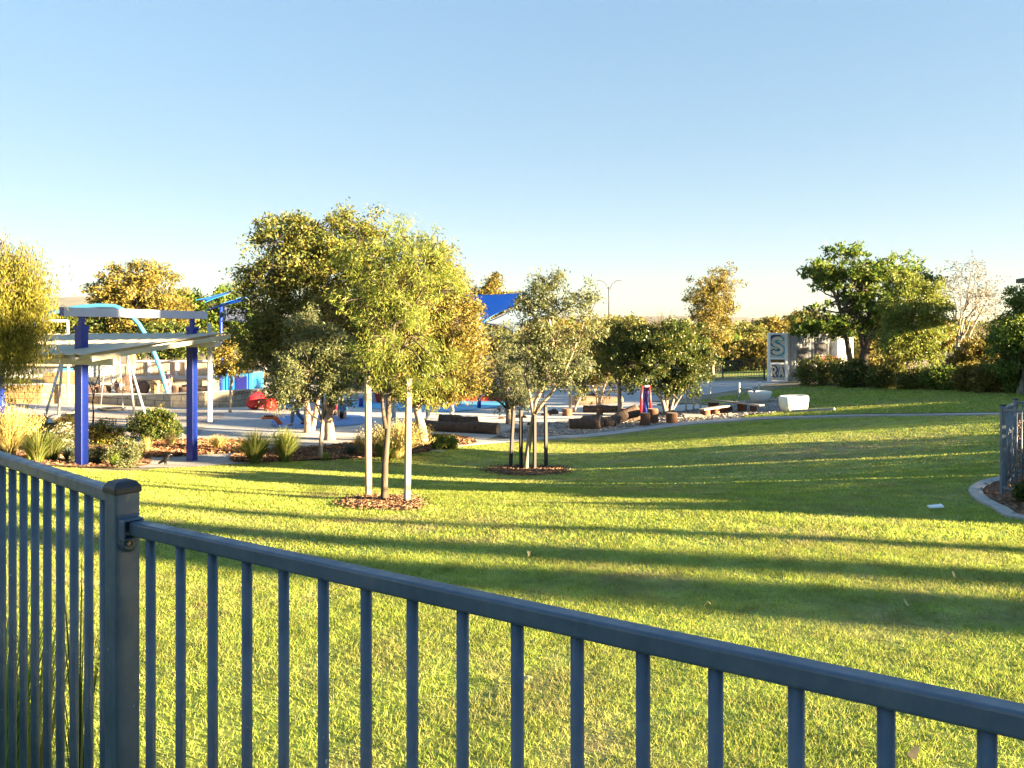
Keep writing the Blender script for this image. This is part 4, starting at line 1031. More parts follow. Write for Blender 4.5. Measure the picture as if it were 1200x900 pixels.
# grey sheet fence
p_ = gp(1093,430,38); e = empty('sheet_fence', p_, 'grey sheet-metal fence with dark posts behind the right-hand hedge', 'fence')
x0, x1 = p_.x, at(1168,0,37).x; zt = at(0,416,38).z-p_.z; k = 6
for i in range(k+1): MB().box(((x1-x0)*i/k, -.04, zt/2), (.09,.1,zt+.06)).build('post', M['roofdark'], e, bevel=.01)
for i in range(k):
    m_ = MB(); m_.box(((x1-x0)*(i+.5)/k,0,zt/2), ((x1-x0)/k-.1,.04,zt-.06))
    for j in range(4): m_.box(((x1-x0)*(i+.5)/k+(j-1.5)*.11,-.025,zt/2), (.04,.03,zt-.1))
    m_.build('sheet', M['greypaint'], e)
MB().box(((x1-x0)/2,0,zt+.06), (x1-x0+.1,.09,.1)).build('capping', M['concont'], e)

# ================================================================== EAVE ROOF AND ADDED SHADE HOUSES
def house(label, c, lx, ly, wall, ridge, rz, eave=.55, name='caster_house', rm='roofdark'):
    b_ = Vector((c[0], c[1], h(*c))); e = empty(name, b_, label, 'house', rz=rz)
    wl = MB().box((0,0,wall/2-.2), (lx,ly,wall+.4)).build('wall', M['brickwall'], e)
    X, Y = lx/2+eave, ly/2+eave; rl = max(.3, X-Y) if X > Y else .3; z = wall
    vs = [(-X,-Y,z),(X,-Y,z),(X,Y,z),(-X,Y,z),(-rl,0,ridge),(rl,0,ridge),(-X,-Y,z-.14),(X,-Y,z-.14),(X,Y,z-.14),(-X,Y,z-.14)]
    MB().add(vs, [(0,1,5,4),(1,2,5),(2,3,4,5),(3,0,4),(0,6,7,1),(1,7,8,2),(2,8,9,3),(3,9,6,0),(9,8,7,6)]).build('roof', M[rm], e)
    for sx in (-1,1):
        for y in (-ly*.25, ly*.25):
            w_ = MB().box((sx*(lx/2+.005),y,wall*.55), (.06,1.3,1.1)).build('window', M['window'], e); MB().box((sx*(lx/2+.03),y,wall*.55-.6), (.12,1.5,.07)).build('sill', M['concont'], w_)
    for x in (-lx*.25, lx*.25):
        w_ = MB().box((x,-ly/2-.005,wall*.55), (1.4,.06,1.1)).build('window', M['window'], e); MB().box((x,-ly/2-.03,wall*.55-.6), (1.6,.12,.07)).build('sill', M['concont'], w_)
    MB().box((0,ly/2+.01,1.0), (.9,.05,2.05)).build('door', M['timber'], e)
    return e
ec = at(1190.5,329,30)                         # the eave corner seen at the right edge
e = empty('patio_roof', Vector((ec.x+4, ec.y-3, h(ec.x+4, ec.y-3))), 'open patio roof whose dark eave corner just enters the frame at the right edge', 'patio roof')
zz = ec.z-e.location.z; X_, Y_ = 4.0, 3.0  # only the eave corner is seen; built open so low sun passes under
MB().add([(-X_,-Y_,zz-.1),(X_,-Y_,zz-.1),(X_,Y_,zz-.1),(-X_,Y_,zz-.1),(-X_,-Y_,zz+.06),(X_,-Y_,zz+.06),(X_,Y_,zz+.06),(-X_,Y_,zz+.06),(-1.4,0,zz+.7),(1.4,0,zz+.7)],
  [(3,2,1,0),(0,1,5,4),(1,2,6,5),(2,3,7,6),(3,0,4,7),(4,5,9,8),(5,6,9),(6,7,8,9),(7,4,8)]).build('roof', M['roofdark'], e)
for x in (-X_+.5, X_-.5):
    for y in (-Y_+.5, Y_-.5): MB().box((x,y,zz/2-.2), (.14,.14,zz+.3)).build('post', M['roofdark'], e, bevel=.01)
x_, y_ = tq(13.5, -3.6); house('brick house added out of view to the right of the viewer to shade the near fence', (x_, y_), 9, 10.5, 3.2, 4.6, -SAZ+PI/2, .6)  # unseen house added to keep the sun off the near fence
x_, y_ = tq(56, 25.5); house('two-storey brick house added beyond the right edge of the view to shade the playground', (x_, y_), 10, 9, 6.2, 8.2, -SAZ+PI/2, .5)  # unseen house added as a shadow caster for the playground

# ================================================================== TREE STAKES, MULCH RINGS
def stakes(px, py, top, w, m, label, group, Y=None, lean=0):
    b_ = gp(px, py, Y); s = b_.y/F; hh = (py-top)*s; ww = w*s
    o = MB().beam((0,0,-.2), (lean*s,0,hh), ww, ww, up=(0,1,0)).build('tree_stake', m, None, b_, bevel=.004)
    o.rotation_euler = (0,0,.55); tag(o, label, 'tree stake', group)
stakes(432,583,441,6.2,M['stake'],'pale timber stake left of the young feathery tree','timber stakes', lean=-1)
stakes(477,590,444,6.2,M['stake'],'pale timber stake right of the young feathery tree','timber stakes', lean=2)
for x, y, t_, lb, ln in ((597.5,549,481,'leftmost black stake, leaning, round the pale-trunked tree',5),(610.5,551,481,'short black stake second from left at the pale-trunked tree',0),(626.5,551,486,'black stake just right of the pale trunk',0),(640,549,475,'rightmost and tallest black stake at the pale-trunked tree',-1)):
    stakes(x, y, t_, 3.4, M['stakedark'], lb, 'black stakes', lean=ln)
ring = lambda cx, cy, rx, ry, k=22: smooth_poly([tuple(G(cx+rx*math.cos(t)*R.uniform(.85,1.12), cy+ry*math.sin(t)*R.uniform(.85,1.12))[:2]) for t in np.linspace(0, 2*PI, k, endpoint=False)], 2, True)
rA, rB = ring(450,591,48,7.5), ring(618,552.5,46,5.5)
for r_, lb in ((rA,'bark mulch ring round the young feathery tree'),(rB,'dark mulch ring round the pale-trunked tree')):
    o = drape('mulch_ring', r_, M['mulch'], .022, .15, 'stuff', lb, 'mulch'); chips('chips', r_, 2600, .07, M['chip'], .0, None, parent=None) if False else None
    wide = [(sum(p[0] for p in r_)/len(r_)+(q[0]-sum(p[0] for p in r_)/len(r_))*R.uniform(1.1,1.45), sum(p[1] for p in r_)/len(r_)+(q[1]-sum(p[1] for p in r_)/len(r_))*R.uniform(1.1,1.5)) for q in r_]
    chips('mulch_chips', wide, 900, .06, M['chip'], .03, lb.replace('ring', 'chips spilling past the edge'))
    P = chips('mulch_chips', r_, 2600, .075, M['chip'], .025, lb.replace('ring', 'chips scattered'))
chips('mulch_chips', smooth_poly(gx([(166,536),(173,521),(215,516),(285,517),(290,529),(230,535)]),2,True), 5000, .12, M['chipr'], .04, 'orange-brown bark chips in the strip beside the right blue post')
chips('mulch_chips', smooth_poly(gx([(275,543),(282,531),(330,527),(400,522),(470,512),(530,511),(560,519),(528,524.5),(470,534),(380,539.5)]),2,True), 7000, .11, M['chip'], .04, 'bark chips under the grasses behind the young feathery tree')
chips('mulch_chips', bedR, 9000, .075, M['chip'], .02, 'dark bark chips inside the curved kerb at the right edge')
chips('mulch_chips', smooth_poly(gx([(-110,537),(-70,492),(0,487),(45,487),(95,497),(150,517),(172,530),(172,547),(90,549),(0,543)]),2,True), 9000, .1, M['chip'], .035, 'bark chips under the left garden plants')
chips('gravel_stones', smooth_poly(gx([(600,515),(585,508),(640,497),(700,491),(760,486),(820,480),(870,470),(915,467),(935,481.5),(880,486),(862,490.5),(800,496),(700,508),(640,512)]),2,True), 9000, .1, leafmat('pale_stones', (.18,.17,.16), (.36,.34,.31), (.5,.48,.45), 0, .9), .035, 'loose grey stones in the bed round the stumps', 'gravel')

# small things on the lawn
b_ = gp(1096,600); b_.z += .05
o = MB().add([(-.1,-.05,0),(.1,-.06,.01),(.12,.05,.02),(-.09,.06,.0),(-.1,-.05,.015),(.1,-.06,.025),(.12,.05,.035),(-.09,.06,.015)], [(3,2,1,0),(4,5,6,7),(0,1,5,4),(1,2,6,5),(2,3,7,6),(3,0,4,7)]).build('scrap_of_paper', M['paper'], None, b_); o.scale = (.75,.8,1); tag(o, 'white scrap of paper on the shaded lawn near the curved kerb', 'litter')
for k, (px, py, L_2, lb) in enumerate(((612,811,.10,'long curled straw-coloured leaf lying behind the fence pickets'),(620,655,.07,'pale fallen leaf above the near fence rail'),(829,718,.06,'small tan leaf in the band of shade'),(555,592,.06,'pale fallen leaf right of the young tree'),
      (1063,714,.06,'dry leaf in the shade near the right edge'),(1068,897,.09,'broad yellow leaf at the very bottom of the picture'),(1118,681,.05,'small pale leaf in the shaded strip at right'),(936,600,.05,'tiny dry leaf at the edge of the long shade'))):
    b_ = gp(px, py); b_.z += .045; w = L_2*.2; n = 8; V, Fs = [], []
    for i in range(n+1):
        t = i/n-.5; ww = w*math.cos(t*PI)+.001; V += [(t*L_2, -ww, .02*math.sin(t*5+k)), (t*L_2, 0, .02*math.sin(t*5+k)-.004), (t*L_2, ww, .02*math.sin(t*5+k)+.002)]
    for i in range(n): Fs += [(i*3,i*3+3,i*3+4,i*3+1),(i*3+1,i*3+4,i*3+5,i*3+2)]
    o = MB().add(V, Fs, True).build('fallen_leaf', M['dryleaf'], None, b_); o.rotation_euler = (0,0,k*1.3+.2); tag(o, lb, 'leaf', 'fallen leaves on the lawn')
# ================================================================== PEOPLE AND BIRD
def skinned(name, joints, edges, m, parent, root, sub=1):
    bm = bmesh.new(); sl = bm.verts.layers.skin.verify(); vv = {}
    for k, (p, r) in joints.items():
        v = bm.verts.new(p); v[sl].radius = (r, r); v[sl].use_root = (k == root); vv[k] = v
    for a, b in edges: bm.edges.new((vv[a], vv[b]))
    me = bpy.data.meshes.new(name); bm.to_mesh(me); bm.free(); me.materials.append(m)
    o = link(bpy.data.objects.new(name, me), parent)
    s = o.modifiers.new('skin', 'SKIN'); s.use_smooth_shade = True
    d = o.modifiers.new('sub', 'SUBSURF'); d.levels = sub; d.render_levels = sub
    return o
def person(label, loc, rz, size, pose, top, bottom, shoes='cloth_black', sleeves=True, shorts=False):
    e = empty('person', loc, label, 'person', rz=rz); e.scale = (size/1.7,)*3
    J = dict(pel=((0,0,.93),.12), waist=((0,0,1.08),.105), chest=((0,0,1.29),.125), neck=((0,.01,1.44),.055), head=((0,-.01,1.55),.088), crown=((0,0,1.64),.075),
        nose=((0,-.10,1.545),.015))
    for s, k in ((-1,'r'),(1,'l')):
        J.update({k+'sh':((s*.165,0,1.37),.06), k+'el':((s*.21,.03,1.11),.044), k+'wr':((s*.22,-.05,.88),.03), k+'ha':((s*.22,-.08,.80),.032), k+'fi':((s*.22,-.10,.73),.02),
            k+'hip':((s*.085,0,.88),.09), k+'kn':((s*.10,-.03,.50),.06), k+'an':((s*.10,.01,.09),.042), k+'toe':((s*.11,-.14,.04),.035)})
    def mv(keys, d):
        for k in keys: p, r = J[k]; J[k] = (tuple(a+b for a, b in zip(p, d)), r)
    up = ['pel','waist','chest','neck','head','crown','nose']+[s+k for s in 'rl' for k in ('sh','el','wr','ha','fi')]
    if pose == 'walk':
        mv(['lkn'], (0,-.16,.02)); mv(['lan','ltoe'], (0,-.22,.02)); mv(['ran','rtoe'], (0,.24,.06)); mv(['lwr','lha','lfi'], (0,.1,0)); mv(['rwr','rha','rfi'], (0,-.14,.05))
    if pose == 'reach':
        mv(['lel'], (.06,-.05,.2)); mv(['lwr','lha','lfi'], (.16,-.12,.42)); mv(['ran','rtoe'], (-.05,0,0)); mv(['lan','ltoe'], (.05,0,0))
    if pose in ('sit','low'):
        dz = -.48 if pose == 'sit' else -.68
        mv(up+['rhip','lhip'], (0,0,dz)); mv(['chest','neck','head','crown','nose','rsh','lsh'], (0,-.07,-.02)); mv(['head','crown','nose'], (0,-.05,-.02))
        for s in 'rl':
            sx = -1 if s == 'r' else 1
            J[s+'kn'] = ((sx*.14,-.42 if pose == 'sit' else -.34,.47 if pose == 'sit' else .42), .06); J[s+'an'] = ((sx*.13,-.44,.09), .042); J[s+'toe'] = ((sx*.14,-.58,.04), .035)
            J[s+'el'] = ((sx*.2,-.18,1.11+dz), .044); J[s+'wr'] = ((sx*.16,-.36,1.08+dz), .03); J[s+'ha'] = ((sx*.13,-.43,1.08+dz), .03); J[s+'fi'] = ((sx*.11,-.49,1.07+dz), .02)
    if pose == 'bend':
        for k in ('waist','chest','neck','head','crown','nose','rsh','lsh','rel','lel','rwr','lwr','rha','lha','rfi','lfi'):
            p, r = J[k]; t = p[2]-.93
            if k[1:] in ('el','wr','ha','fi'): J[k] = ((p[0], -.42+(1.37-p[2])*-.1, .93+.30-(1.37-p[2])*.95), r)
            else: J[k] = ((p[0], p[1]-t*.85, .93+t*.52), r)
    E = [('pel','waist'),('waist','chest'),('chest','neck'),('neck','head'),('head','crown')]
    for s in 'rl': E += [('chest',s+'sh'),(s+'sh',s+'el'),(s+'el',s+'wr'),(s+'wr',s+'ha'),(s+'ha',s+'fi'),('pel',s+'hip'),(s+'hip',s+'kn'),(s+'kn',s+'an'),(s+'an',s+'toe')]
    J2 = {k: v for k, v in J.items() if k != 'nose'}
    skinned('body', J2, E, M['skin'], e, 'pel', 2)
    g = lambda ks, d: {k: (J[k][0], J[k][1]+d) for k in ks}
    ks = ['pel','waist','chest','rsh','lsh']+(['rel','lel'] if sleeves else [])
    Jt = g(ks, .02); Jt['chest'] = (J['chest'][0], .15); Jt['pel'] = (J['pel'][0], .14)
    skinned('shirt', Jt, [('pel','waist'),('waist','chest'),('chest','rsh'),('chest','lsh')]+([('rsh','rel'),('lsh','lel')] if sleeves else []), M[top], e, 'pel')
    ks = ['pel','rhip','lhip','rkn','lkn']+([] if shorts else ['ran','lan']); Jb = g(ks, .022)
    skinned('trousers' if not shorts else 'shorts', Jb, [('pel','rhip'),('pel','lhip'),('rhip','rkn'),('lhip','lkn')]+([] if shorts else [('rkn','ran'),('lkn','lan')]), M[bottom], e, 'pel')
    hd = Vector(J['head'][0]); cr = Vector(J['crown'][0])
    skinned('hair', {'a': (tuple(hd+Vector((0,.035,-.0))), .088), 'b': (tuple(cr+Vector((0,.012,.012))), .088)}, [('a','b')], M['hair'], e, 'a', 2)
    for s in 'rl':
        a, t = J[s+'an'][0], J[s+'toe'][0]; skinned('shoe', {'a': ((a[0],a[1]+.03,a[2]-.045), .045), 't': (t, .042)}, [('a','t')], M[shoes], e, 'a')
    return e
def foot(px, py, Y): g = at(px, py, Y); g.z = h(g.x, Y); return g
f = at(197,463,37.4); f.z = EYE-(462.5-HY)/F*37.4
person('child standing on the stone wall, back turned, in navy top and dusty-pink trousers', f, PI+.5, 1.24, 'reach', 'cloth_navy', 'cloth_pink')
# the ground terrace behind the limestone wall carries the child
f = at(140,456,38.0); f.z = EYE-(457-HY)/F*38.0
person('child in mustard top and blue shorts sitting on the boulders behind the swing', f, .9, 1.15, 'sit', 'cloth_yellow', 'cloth_blue', shorts=True)
person('person in pale jeans and dark shoes walking on the blue ground behind the trees', foot(349,501,27.3), -1.2, 1.68, 'walk', 'cloth_grey', 'cloth_jeans')
person('child in sky-blue shirt and dark shorts crouching on the sand edge', foot(401.5,488,29.5), .1, 1.35, 'low', 'cloth_sky', 'cloth_black', 'cloth_grey', shorts=True)
person('child in red top sitting beside the one in sky blue', foot(392.5,486,30.5), -.4, 1.1, 'low', 'cloth_red', 'cloth_black', shorts=True)
person('child in magenta top bending down behind the pale-trunked tree', foot(628,479,33.5), 1.4, 1.15, 'bend', 'cloth_magenta', 'cloth_white', shorts=True)
person('child in beige top sitting on the sand left of the bending child', foot(611,478,34), .3, 1.05, 'low', 'cloth_white', 'cloth_red', shorts=True)
person('person in white top and red shorts standing far behind the dark round tree', foot(806,461,39), .4, 1.25, 'stand', 'cloth_red', 'cloth_white', shorts=True)

b_ = gp(194,546.3); e = empty('crow', b_, 'small black bird standing on the path left of the blue post', 'bird', rz=math.radians(-15)); e.scale = (1.0,)*3  # small black bird, modelled as a crow
J = dict(a=((-.02,0,.15),.052), b=((.05,0,.19),.05), c=((.085,0,.245),.03), d=((.10,0,.275),.032), f=((-.10,0,.10),.035), g=((-.20,0,.045),.02), lh=((.0,.025,.10),.02), ll=((.01,.027,.02),.006), rh=((.0,-.025,.10),.02), rl=((.01,-.027,.02),.006))
skinned('body', J, [('a','b'),('b','c'),('c','d'),('a','f'),('f','g'),('a','lh'),('lh','ll'),('a','rh'),('rh','rl')], M['feather'], e, 'a', 2)
MB().tube([(.125,0,.278),(.15,0,.274),(.175,0,.266)], [.012,.008,.002], 8).build('beak', M['steel'], e)

# terrace fill behind limestone wall
t0 = [at(98,466,37.8), at(150,465,36.3), at(200,463,35.3), at(240,461,34.8), at(262,460,35.2)]
bk_ = [at(258,447,40.2), at(155,447,40.0), at(98,449,40.2)]
V = [tuple(v) for v in t0+bk_]; zt_ = min(v[2] for v in V)
zz = EYE-(462.5-HY)/F*37.0
tag(MB().add([(v[0],v[1],zz-.01) for v in V]+[(v[0],v[1],zz-1.2) for v in V], [tuple(range(len(V)))]+[(i,(i+1)%len(V),(i+1)%len(V)+len(V),i+len(V)) for i in range(len(V))]).build('terrace_ground', M['sand']), kind='structure')

# ================================================================== TREES
T = tree
T('tree','young feathery staked tree in the middle of the lawn, lime-gold drooping leaves', gp(450,588),
  [(462,350,66,82),(482,292,50,36),(432,318,36,42),(515,325,30,48),(442,418,34,40),(500,428,40,42),(468,450,40,24),(405,300,16,14)],
  'l_lime','b_dark',.055, 320, 60, .19, .08, .013, droop=.55, limbs=16, cat='tree',
  trunks=[(.052,[(450,588),(451,545),(454,500),(457,440),(461,380),(464,330)]),(.028,[(452,492),(448,460),(440,425),(436,390)])])
T('tree','large dense dark-green tree with golden-lit top, left of the young staked tree', gp(361,508),
  [(345,325,58,70),(308,370,36,62),(398,295,48,46),(345,280,46,34),(425,330,45,62),(322,420,40,30),(382,385,56,55),(430,275,26,24)],
  'l_olive','b_paper',.14, 620, 80, .42, .13, .055, limbs=18, trunks=[(.13,[(361,508),(360,480),(352,440),(345,370)]),(.09,[(364,506),(372,470),(390,420),(400,340)])])
T('tree','paperbark with thick pale trunk behind the olive bush tree', gp(386,516),
  [(420,400,40,42),(440,440,34,28),(400,360,34,30)], 'l_gold','b_paper',.15, 150, 50, .34, .12, .04, limbs=8, trunks=[(.17,[(387,517),(386,495),(384,470),(392,430)]),(.09,[(385,480),(398,455),(425,420)])])
T('tree','wide golden-leaved tree fully lit by the sun right of the timber stakes', gp(494,519),
  [(510,400,62,62),(545,408,36,56),(505,335,46,50),(470,365,42,60),(530,455,36,24),(490,455,40,28),(535,360,26,34)],
  'l_gold','b_pale',.15, 600, 76, .36, .12, .04, droop=.2, limbs=14, trunks=[(.15,[(497,520),(494,500),(488,478),(490,455),(500,400)])])
T('tree','small olive-grey tree with slim trunk in front of the large dark tree', gp(376,538),
  [(368,422,42,44),(345,455,34,24),(396,450,30,28),(360,385,24,22),(392,410,28,30),(330,462,22,12)],
  'l_grey','b_grey',.06, 260, 76, .22, .085, .03, limbs=12, trunks=[(.062,[(376,538),(377,510),(378,480),(374,440)])])
T('tree','grey-green drooping tree just left of the black stakes', gp(597,498),
  [(598,440,38,42),(588,402,26,28),(606,466,30,20),(570,450,16,24)], 'l_grey','b_grey',.14, 170, 60, .3, .13, .028, droop=.7, limbs=9,
  trunks=[(.13,[(597,499),(596,480),(590,450)]),(.10,[(599,498),(602,475),(610,445)])])
T('tree','open-crowned pale-trunked tree held by four black stakes', gp(617,551),
  [(642,365,38,36),(618,355,20,22),(682,355,20,24),(650,418,44,36),(618,405,28,28),(628,335,20,14),(672,436,28,26),(695,385,14,20),(630,440,24,18),(650,330,10,10)],
  'l_grey','b_paper',.09, 240, 46, .2, .085, .03, limbs=16, trunks=[(.066,[(616,552),(619,525),(624,495),(628,470),(640,445),(648,400),(640,350)]),(.042,[(627,478),(645,462),(660,440),(684,380)]),(.034,[(625,480),(615,440),(612,380)])])
T('tree','small sunlit multi-stemmed tree right of the pale-trunked one', gp(701,483),
  [(712,440,24,24),(700,405,22,26),(690,445,20,18),(712,380,14,14)], 'l_gold','b_pale',.09, 110, 45, .24, .11, .04, limbs=8,
  trunks=[(.07,[(701,484),(700,465),(690,440)]),(.06,[(702,483),(706,460),(715,435)]),(.05,[(701,480),(698,455),(700,420)])])
T('tree','small tree forking low behind the lit sand stump', gp(670,484), [(668,440,22,18),(684,450,14,12),(660,420,18,16)], 'l_olive','b_pale',.08, 70, 45, .24, .12, .04, limbs=6,
  trunks=[(.075,[(669,485),(668,465),(664,440)]),(.06,[(671,484),(680,465),(686,450)])])
T('tree','bronze-topped tree on single slim trunk left of the dark round tree', gp(726,487),
  [(728,398,30,30),(742,390,20,20),(722,428,24,18),(712,410,16,22),(735,420,24,22)], 'l_olive','b_grey',.1, 190, 60, .3, .12, .05, limbs=9, trunks=[(.10,[(727,487),(726,465),(726,445),(728,410)]),(.05,[(726,452),(718,438),(710,425)])])
T('tree','dark round multi-stemmed tree spreading low beside the stumps', gp(781,487),
  [(780,410,50,36),(742,422,26,34),(814,420,24,28),(790,448,38,16),(760,400,28,20),(805,398,26,18)], 'l_dark','b_grey',.1, 380, 84, .30, .11, .05, limbs=14, upturn=.5,
  trunks=[(.09,[(781,487),(777,470),(762,450),(748,435)]),(.10,[(782,487),(781,465),(778,440)]),(.07,[(784,486),(790,465),(800,440)]),(.06,[(784,484),(795,468),(810,445)])])
T('tree','tall narrow eucalypt with white trunk rising above the black fence', gp(836,444,48),
  [(832,372,26,34),(847,332,18,26),(820,345,15,24),(836,402,24,20),(838,350,18,24),(850,365,12,20)], 'l_gold','b_pale',.16, 230, 50, .42, .2, .06, droop=.4, limbs=14,
  trunks=[(.15,[(836,447),(835,420),(834,390),(835,350)])])
T('tree','broad spreading shade tree with dark twin trunks behind the hedge', gp(1006,448,38.5),
  [(1000,322,56,18),(1045,318,36,20),(960,318,26,13),(960,375,34,14),(945,385,20,13),(990,297,26,11),(1035,365,40,30),(1078,330,20,14),(1010,350,40,16),(985,385,36,16),(1040,390,24,20)],
  'l_fresh','b_dark',.3, 520, 40, .32, .19, .09, limbs=34,
  trunks=[(.26,[(1012,452),(1012,425),(1016,400),(1025,375),(1040,350)]),(.17,[(997,452),(996,420),(992,395),(985,365),(975,335)]),(.12,[(1014,410),(1005,380),(1003,345)])])
T('tree','leafy white-trunked tree leaning in front of the spreading shade tree', gp(1059,455),
  [(1068,370,36,42),(1092,348,24,28),(1048,400,22,26),(1092,390,22,28),(1060,335,22,20),(1075,415,26,16)], 'l_lime','b_pale',.12, 300, 60, .34, .14, .055, droop=.4, limbs=14,
  trunks=[(.11,[(1058,458),(1062,440),(1066,410),(1070,370)])])
T('tree','sparse brownish gum with see-through crown above the grey fence', gp(1118,452,34.5),
  [(1138,345,34,38),(1118,325,22,22),(1160,360,20,36),(1140,395,30,26),(1105,345,12,16),(1140,312,16,14)], 'l_sparse','b_pale',.11, 170, 12, .36, .12, .04, droop=.5, limbs=20, lb='b_grey',
  trunks=[(.12,[(1118,453),(1119,425),(1124,395),(1135,350)]),(.07,[(1120,420),(1140,385),(1160,350)])])
T('tree','dark-green full tree cut by the right edge above the bright hedge', gp(1196,462,27),
  [(1204,392,36,32),(1176,408,20,18),(1215,360,28,22),(1182,425,22,12),(1236,410,26,26),(1190,352,12,12)], 'l_fresh','b_grey',.13, 330, 60, .34, .13, .05, limbs=12)
T('tree','golden bushy tree behind the right-hand hedge', gp(1145,455,33), [(1145,415,22,16),(1165,410,20,14),(1130,425,16,10)], 'l_gold','b_grey',.09, 110, 55, .3, .15, .06, limbs=6)
T('willow','weeping willow-like tree with hanging yellow strands at the left edge', at(-62,0,13.6)*1+Vector((0,0,h(at(-62,0,13.6).x,13.6)-at(-62,0,13.6).z)),
  [(-20,325,50,46),(20,385,34,30),(0,350,50,40),(14,330,34,34),(0,290,30,24),(34,345,20,28),(20,375,26,30),(46,330,12,12),(-60,340,50,60),(38,300,8,8)], 'l_willow','b_dark',.13, 300, 150, .22, .075, .016, limbs=14, hang=1.0,
  trunks=[(.13,[(-62,560),(-55,480),(-45,400),(-20,340)])])
T('tree','rounded golden tree rising behind the shelter beam', gp(160,440,47), [(150,345,38,34),(132,350,24,32),(176,325,26,18),(198,358,30,22),(165,375,56,18)], 'l_gold','b_dark',.2, 380, 60, .5, .22, .09, limbs=12)
T('tree','bright green tree top right of the golden rounded one', gp(238,440,50), [(238,365,24,24),(215,352,20,16),(264,362,20,24),(250,390,36,16),(280,370,20,20)], 'l_fresh','b_dark',.2, 230, 55, .5, .24, .1, limbs=8)
T('tree','dark green bushy tree low behind the shelter roof at left', gp(85,440,46), [(75,378,26,14),(100,382,28,12),(55,385,16,10),(125,384,20,10)], 'l_dark','b_dark',.15, 170, 50, .45, .22, .09, limbs=8)
T('tree','dark foliage tree under the beam right of centre', gp(200,440,45), [(190,392,36,14),(225,398,26,14),(205,412,40,10)], 'l_dark','b_dark',.16, 200, 55, .4, .2, .08, limbs=8, trunks=[(.1,[(201,440),(203,420),(206,405)]),(.07,[(201,432),(196,415)]),(.07,[(204,428),(212,412)])])
T('tree','small yellow-leaved tree on forked pale trunk by the limestone wall', gp(269.5,479,31), [(262,415,16,18),(278,428,18,14),(268,402,12,10),(258,435,14,8)], 'l_gold','b_pale',.07, 110, 42, .22, .11, .05, limbs=6,
  trunks=[(.05,[(269.5,480),(270,458),(270,440),(264,420)]),(.035,[(270,452),(275,440),(280,428)])])
T('sapling','bare spindly sapling between the blue post and the boulders', gp(109,492,26), [(113,440,16,16),(100,445,8,10)], 'l_sparse','b_dark',.03, 16, 4, .1, .05, .02, limbs=12,
  trunks=[(.028,[(109,493),(109,470),(111,452),(120,432)]),(.018,[(110,462),(104,448),(100,436)])])
T('tree','pointed golden tree top just above the bright blue sail', gp(576,440,52), [(578,338,12,12),(575,355,26,16),(558,345,8,9),(600,352,14,10),(580,328,6,6)], 'l_gold','b_dark',.18, 150, 50, .4, .2, .08, limbs=6)
T('bare_tree','leafless twiggy tree showing above the dark round tree', gp(775,440,55), [(775,375,26,14),(755,378,12,10),(790,378,12,10)], 'l_sparse','b_grey',.14, 90, 2, .3, .15, .05, limbs=30)
bgt = [(640,395,34,18,58,'l_gold','mid-distance golden tree behind the pale-trunked tree'),(690,398,30,18,60,'l_gold','golden tree behind the small sunlit multi-stemmed one'),(752,398,24,16,62,'l_gold','golden tree glimpsed left of the dark round one'),
  (876,398,22,16,66,'l_olive','olive-brown tree right of the tall eucalypt'),(903,385,20,14,70,'l_gold','golden tree top left of the sign tower'),(852,408,22,14,60,'l_fresh','bright bush-tree behind the tall eucalypt trunk'),
  (890,410,26,12,58,'l_gold','low golden tree left of the sign tower'),(940,378,22,14,72,'l_gold','golden tree top above the white container'),(1030,418,30,16,46,'l_gold','glowing golden bush-tree right of the twin dark trunks'),
  (1105,395,28,20,56,'l_gold','golden tree behind the sparse gum'),(1185,400,30,30,50,'l_olive','olive tree behind the dark full tree at right'),(30,392,40,18,60,'l_dark','dark tree behind the weeping tree at far left'),
  (-40,380,60,30,62,'l_olive','olive tree cut by the left edge'),(310,390,40,22,58,'l_olive','olive tree hidden behind the large dark one'),(420,395,60,20,60,'l_olive','olive tree behind the young feathery tree'),(530,400,50,18,60,'l_dark','dark tree behind the golden wide one'),
  (960,400,26,14,60,'l_dark','dark tree behind the storage container'),(1240,380,40,30,55,'l_olive','olive tree just beyond the right edge')]
for px, cy, rx, ry, Y, lf, lb in bgt:
    T('tree', lb, gp(px, 440, Y), [(px,cy,rx,ry),(px-rx*.55,cy+ry*.35,rx*.55,ry*.7),(px+rx*.5,cy+ry*.25,rx*.6,ry*.75),(px+rx*.1,cy+ry*.9,rx*.8,ry*.6)], lf,'b_grey',.18, 150, 46, .55, .3, .12, limbs=8, twig=False, group='trees beyond the playground')
# distant woodland belt
n = 90000; Y = NR.uniform(95, 200, n); X = NR.uniform(-1,1,n)*Y*.95
hh = 1.2+3.4*vnoise(X+400, Y, .11, 3)+1.6*vnoise(X+400, Y, .5, 5); Z = -1.3+hh*NR.uniform(0,1,n)**.6
D = unit(NR.normal(size=(n,3))+np.array((0,-.2,.3))); V, Fc = leaf_quads(np.stack([X,Y,Z],-1), D, .62, .42)
tag(npmesh('distant_woodland', V, Fc, M['l_olive']), 'far belt of olive scrub trees along the foot of the hills', 'woodland', None, 'stuff')

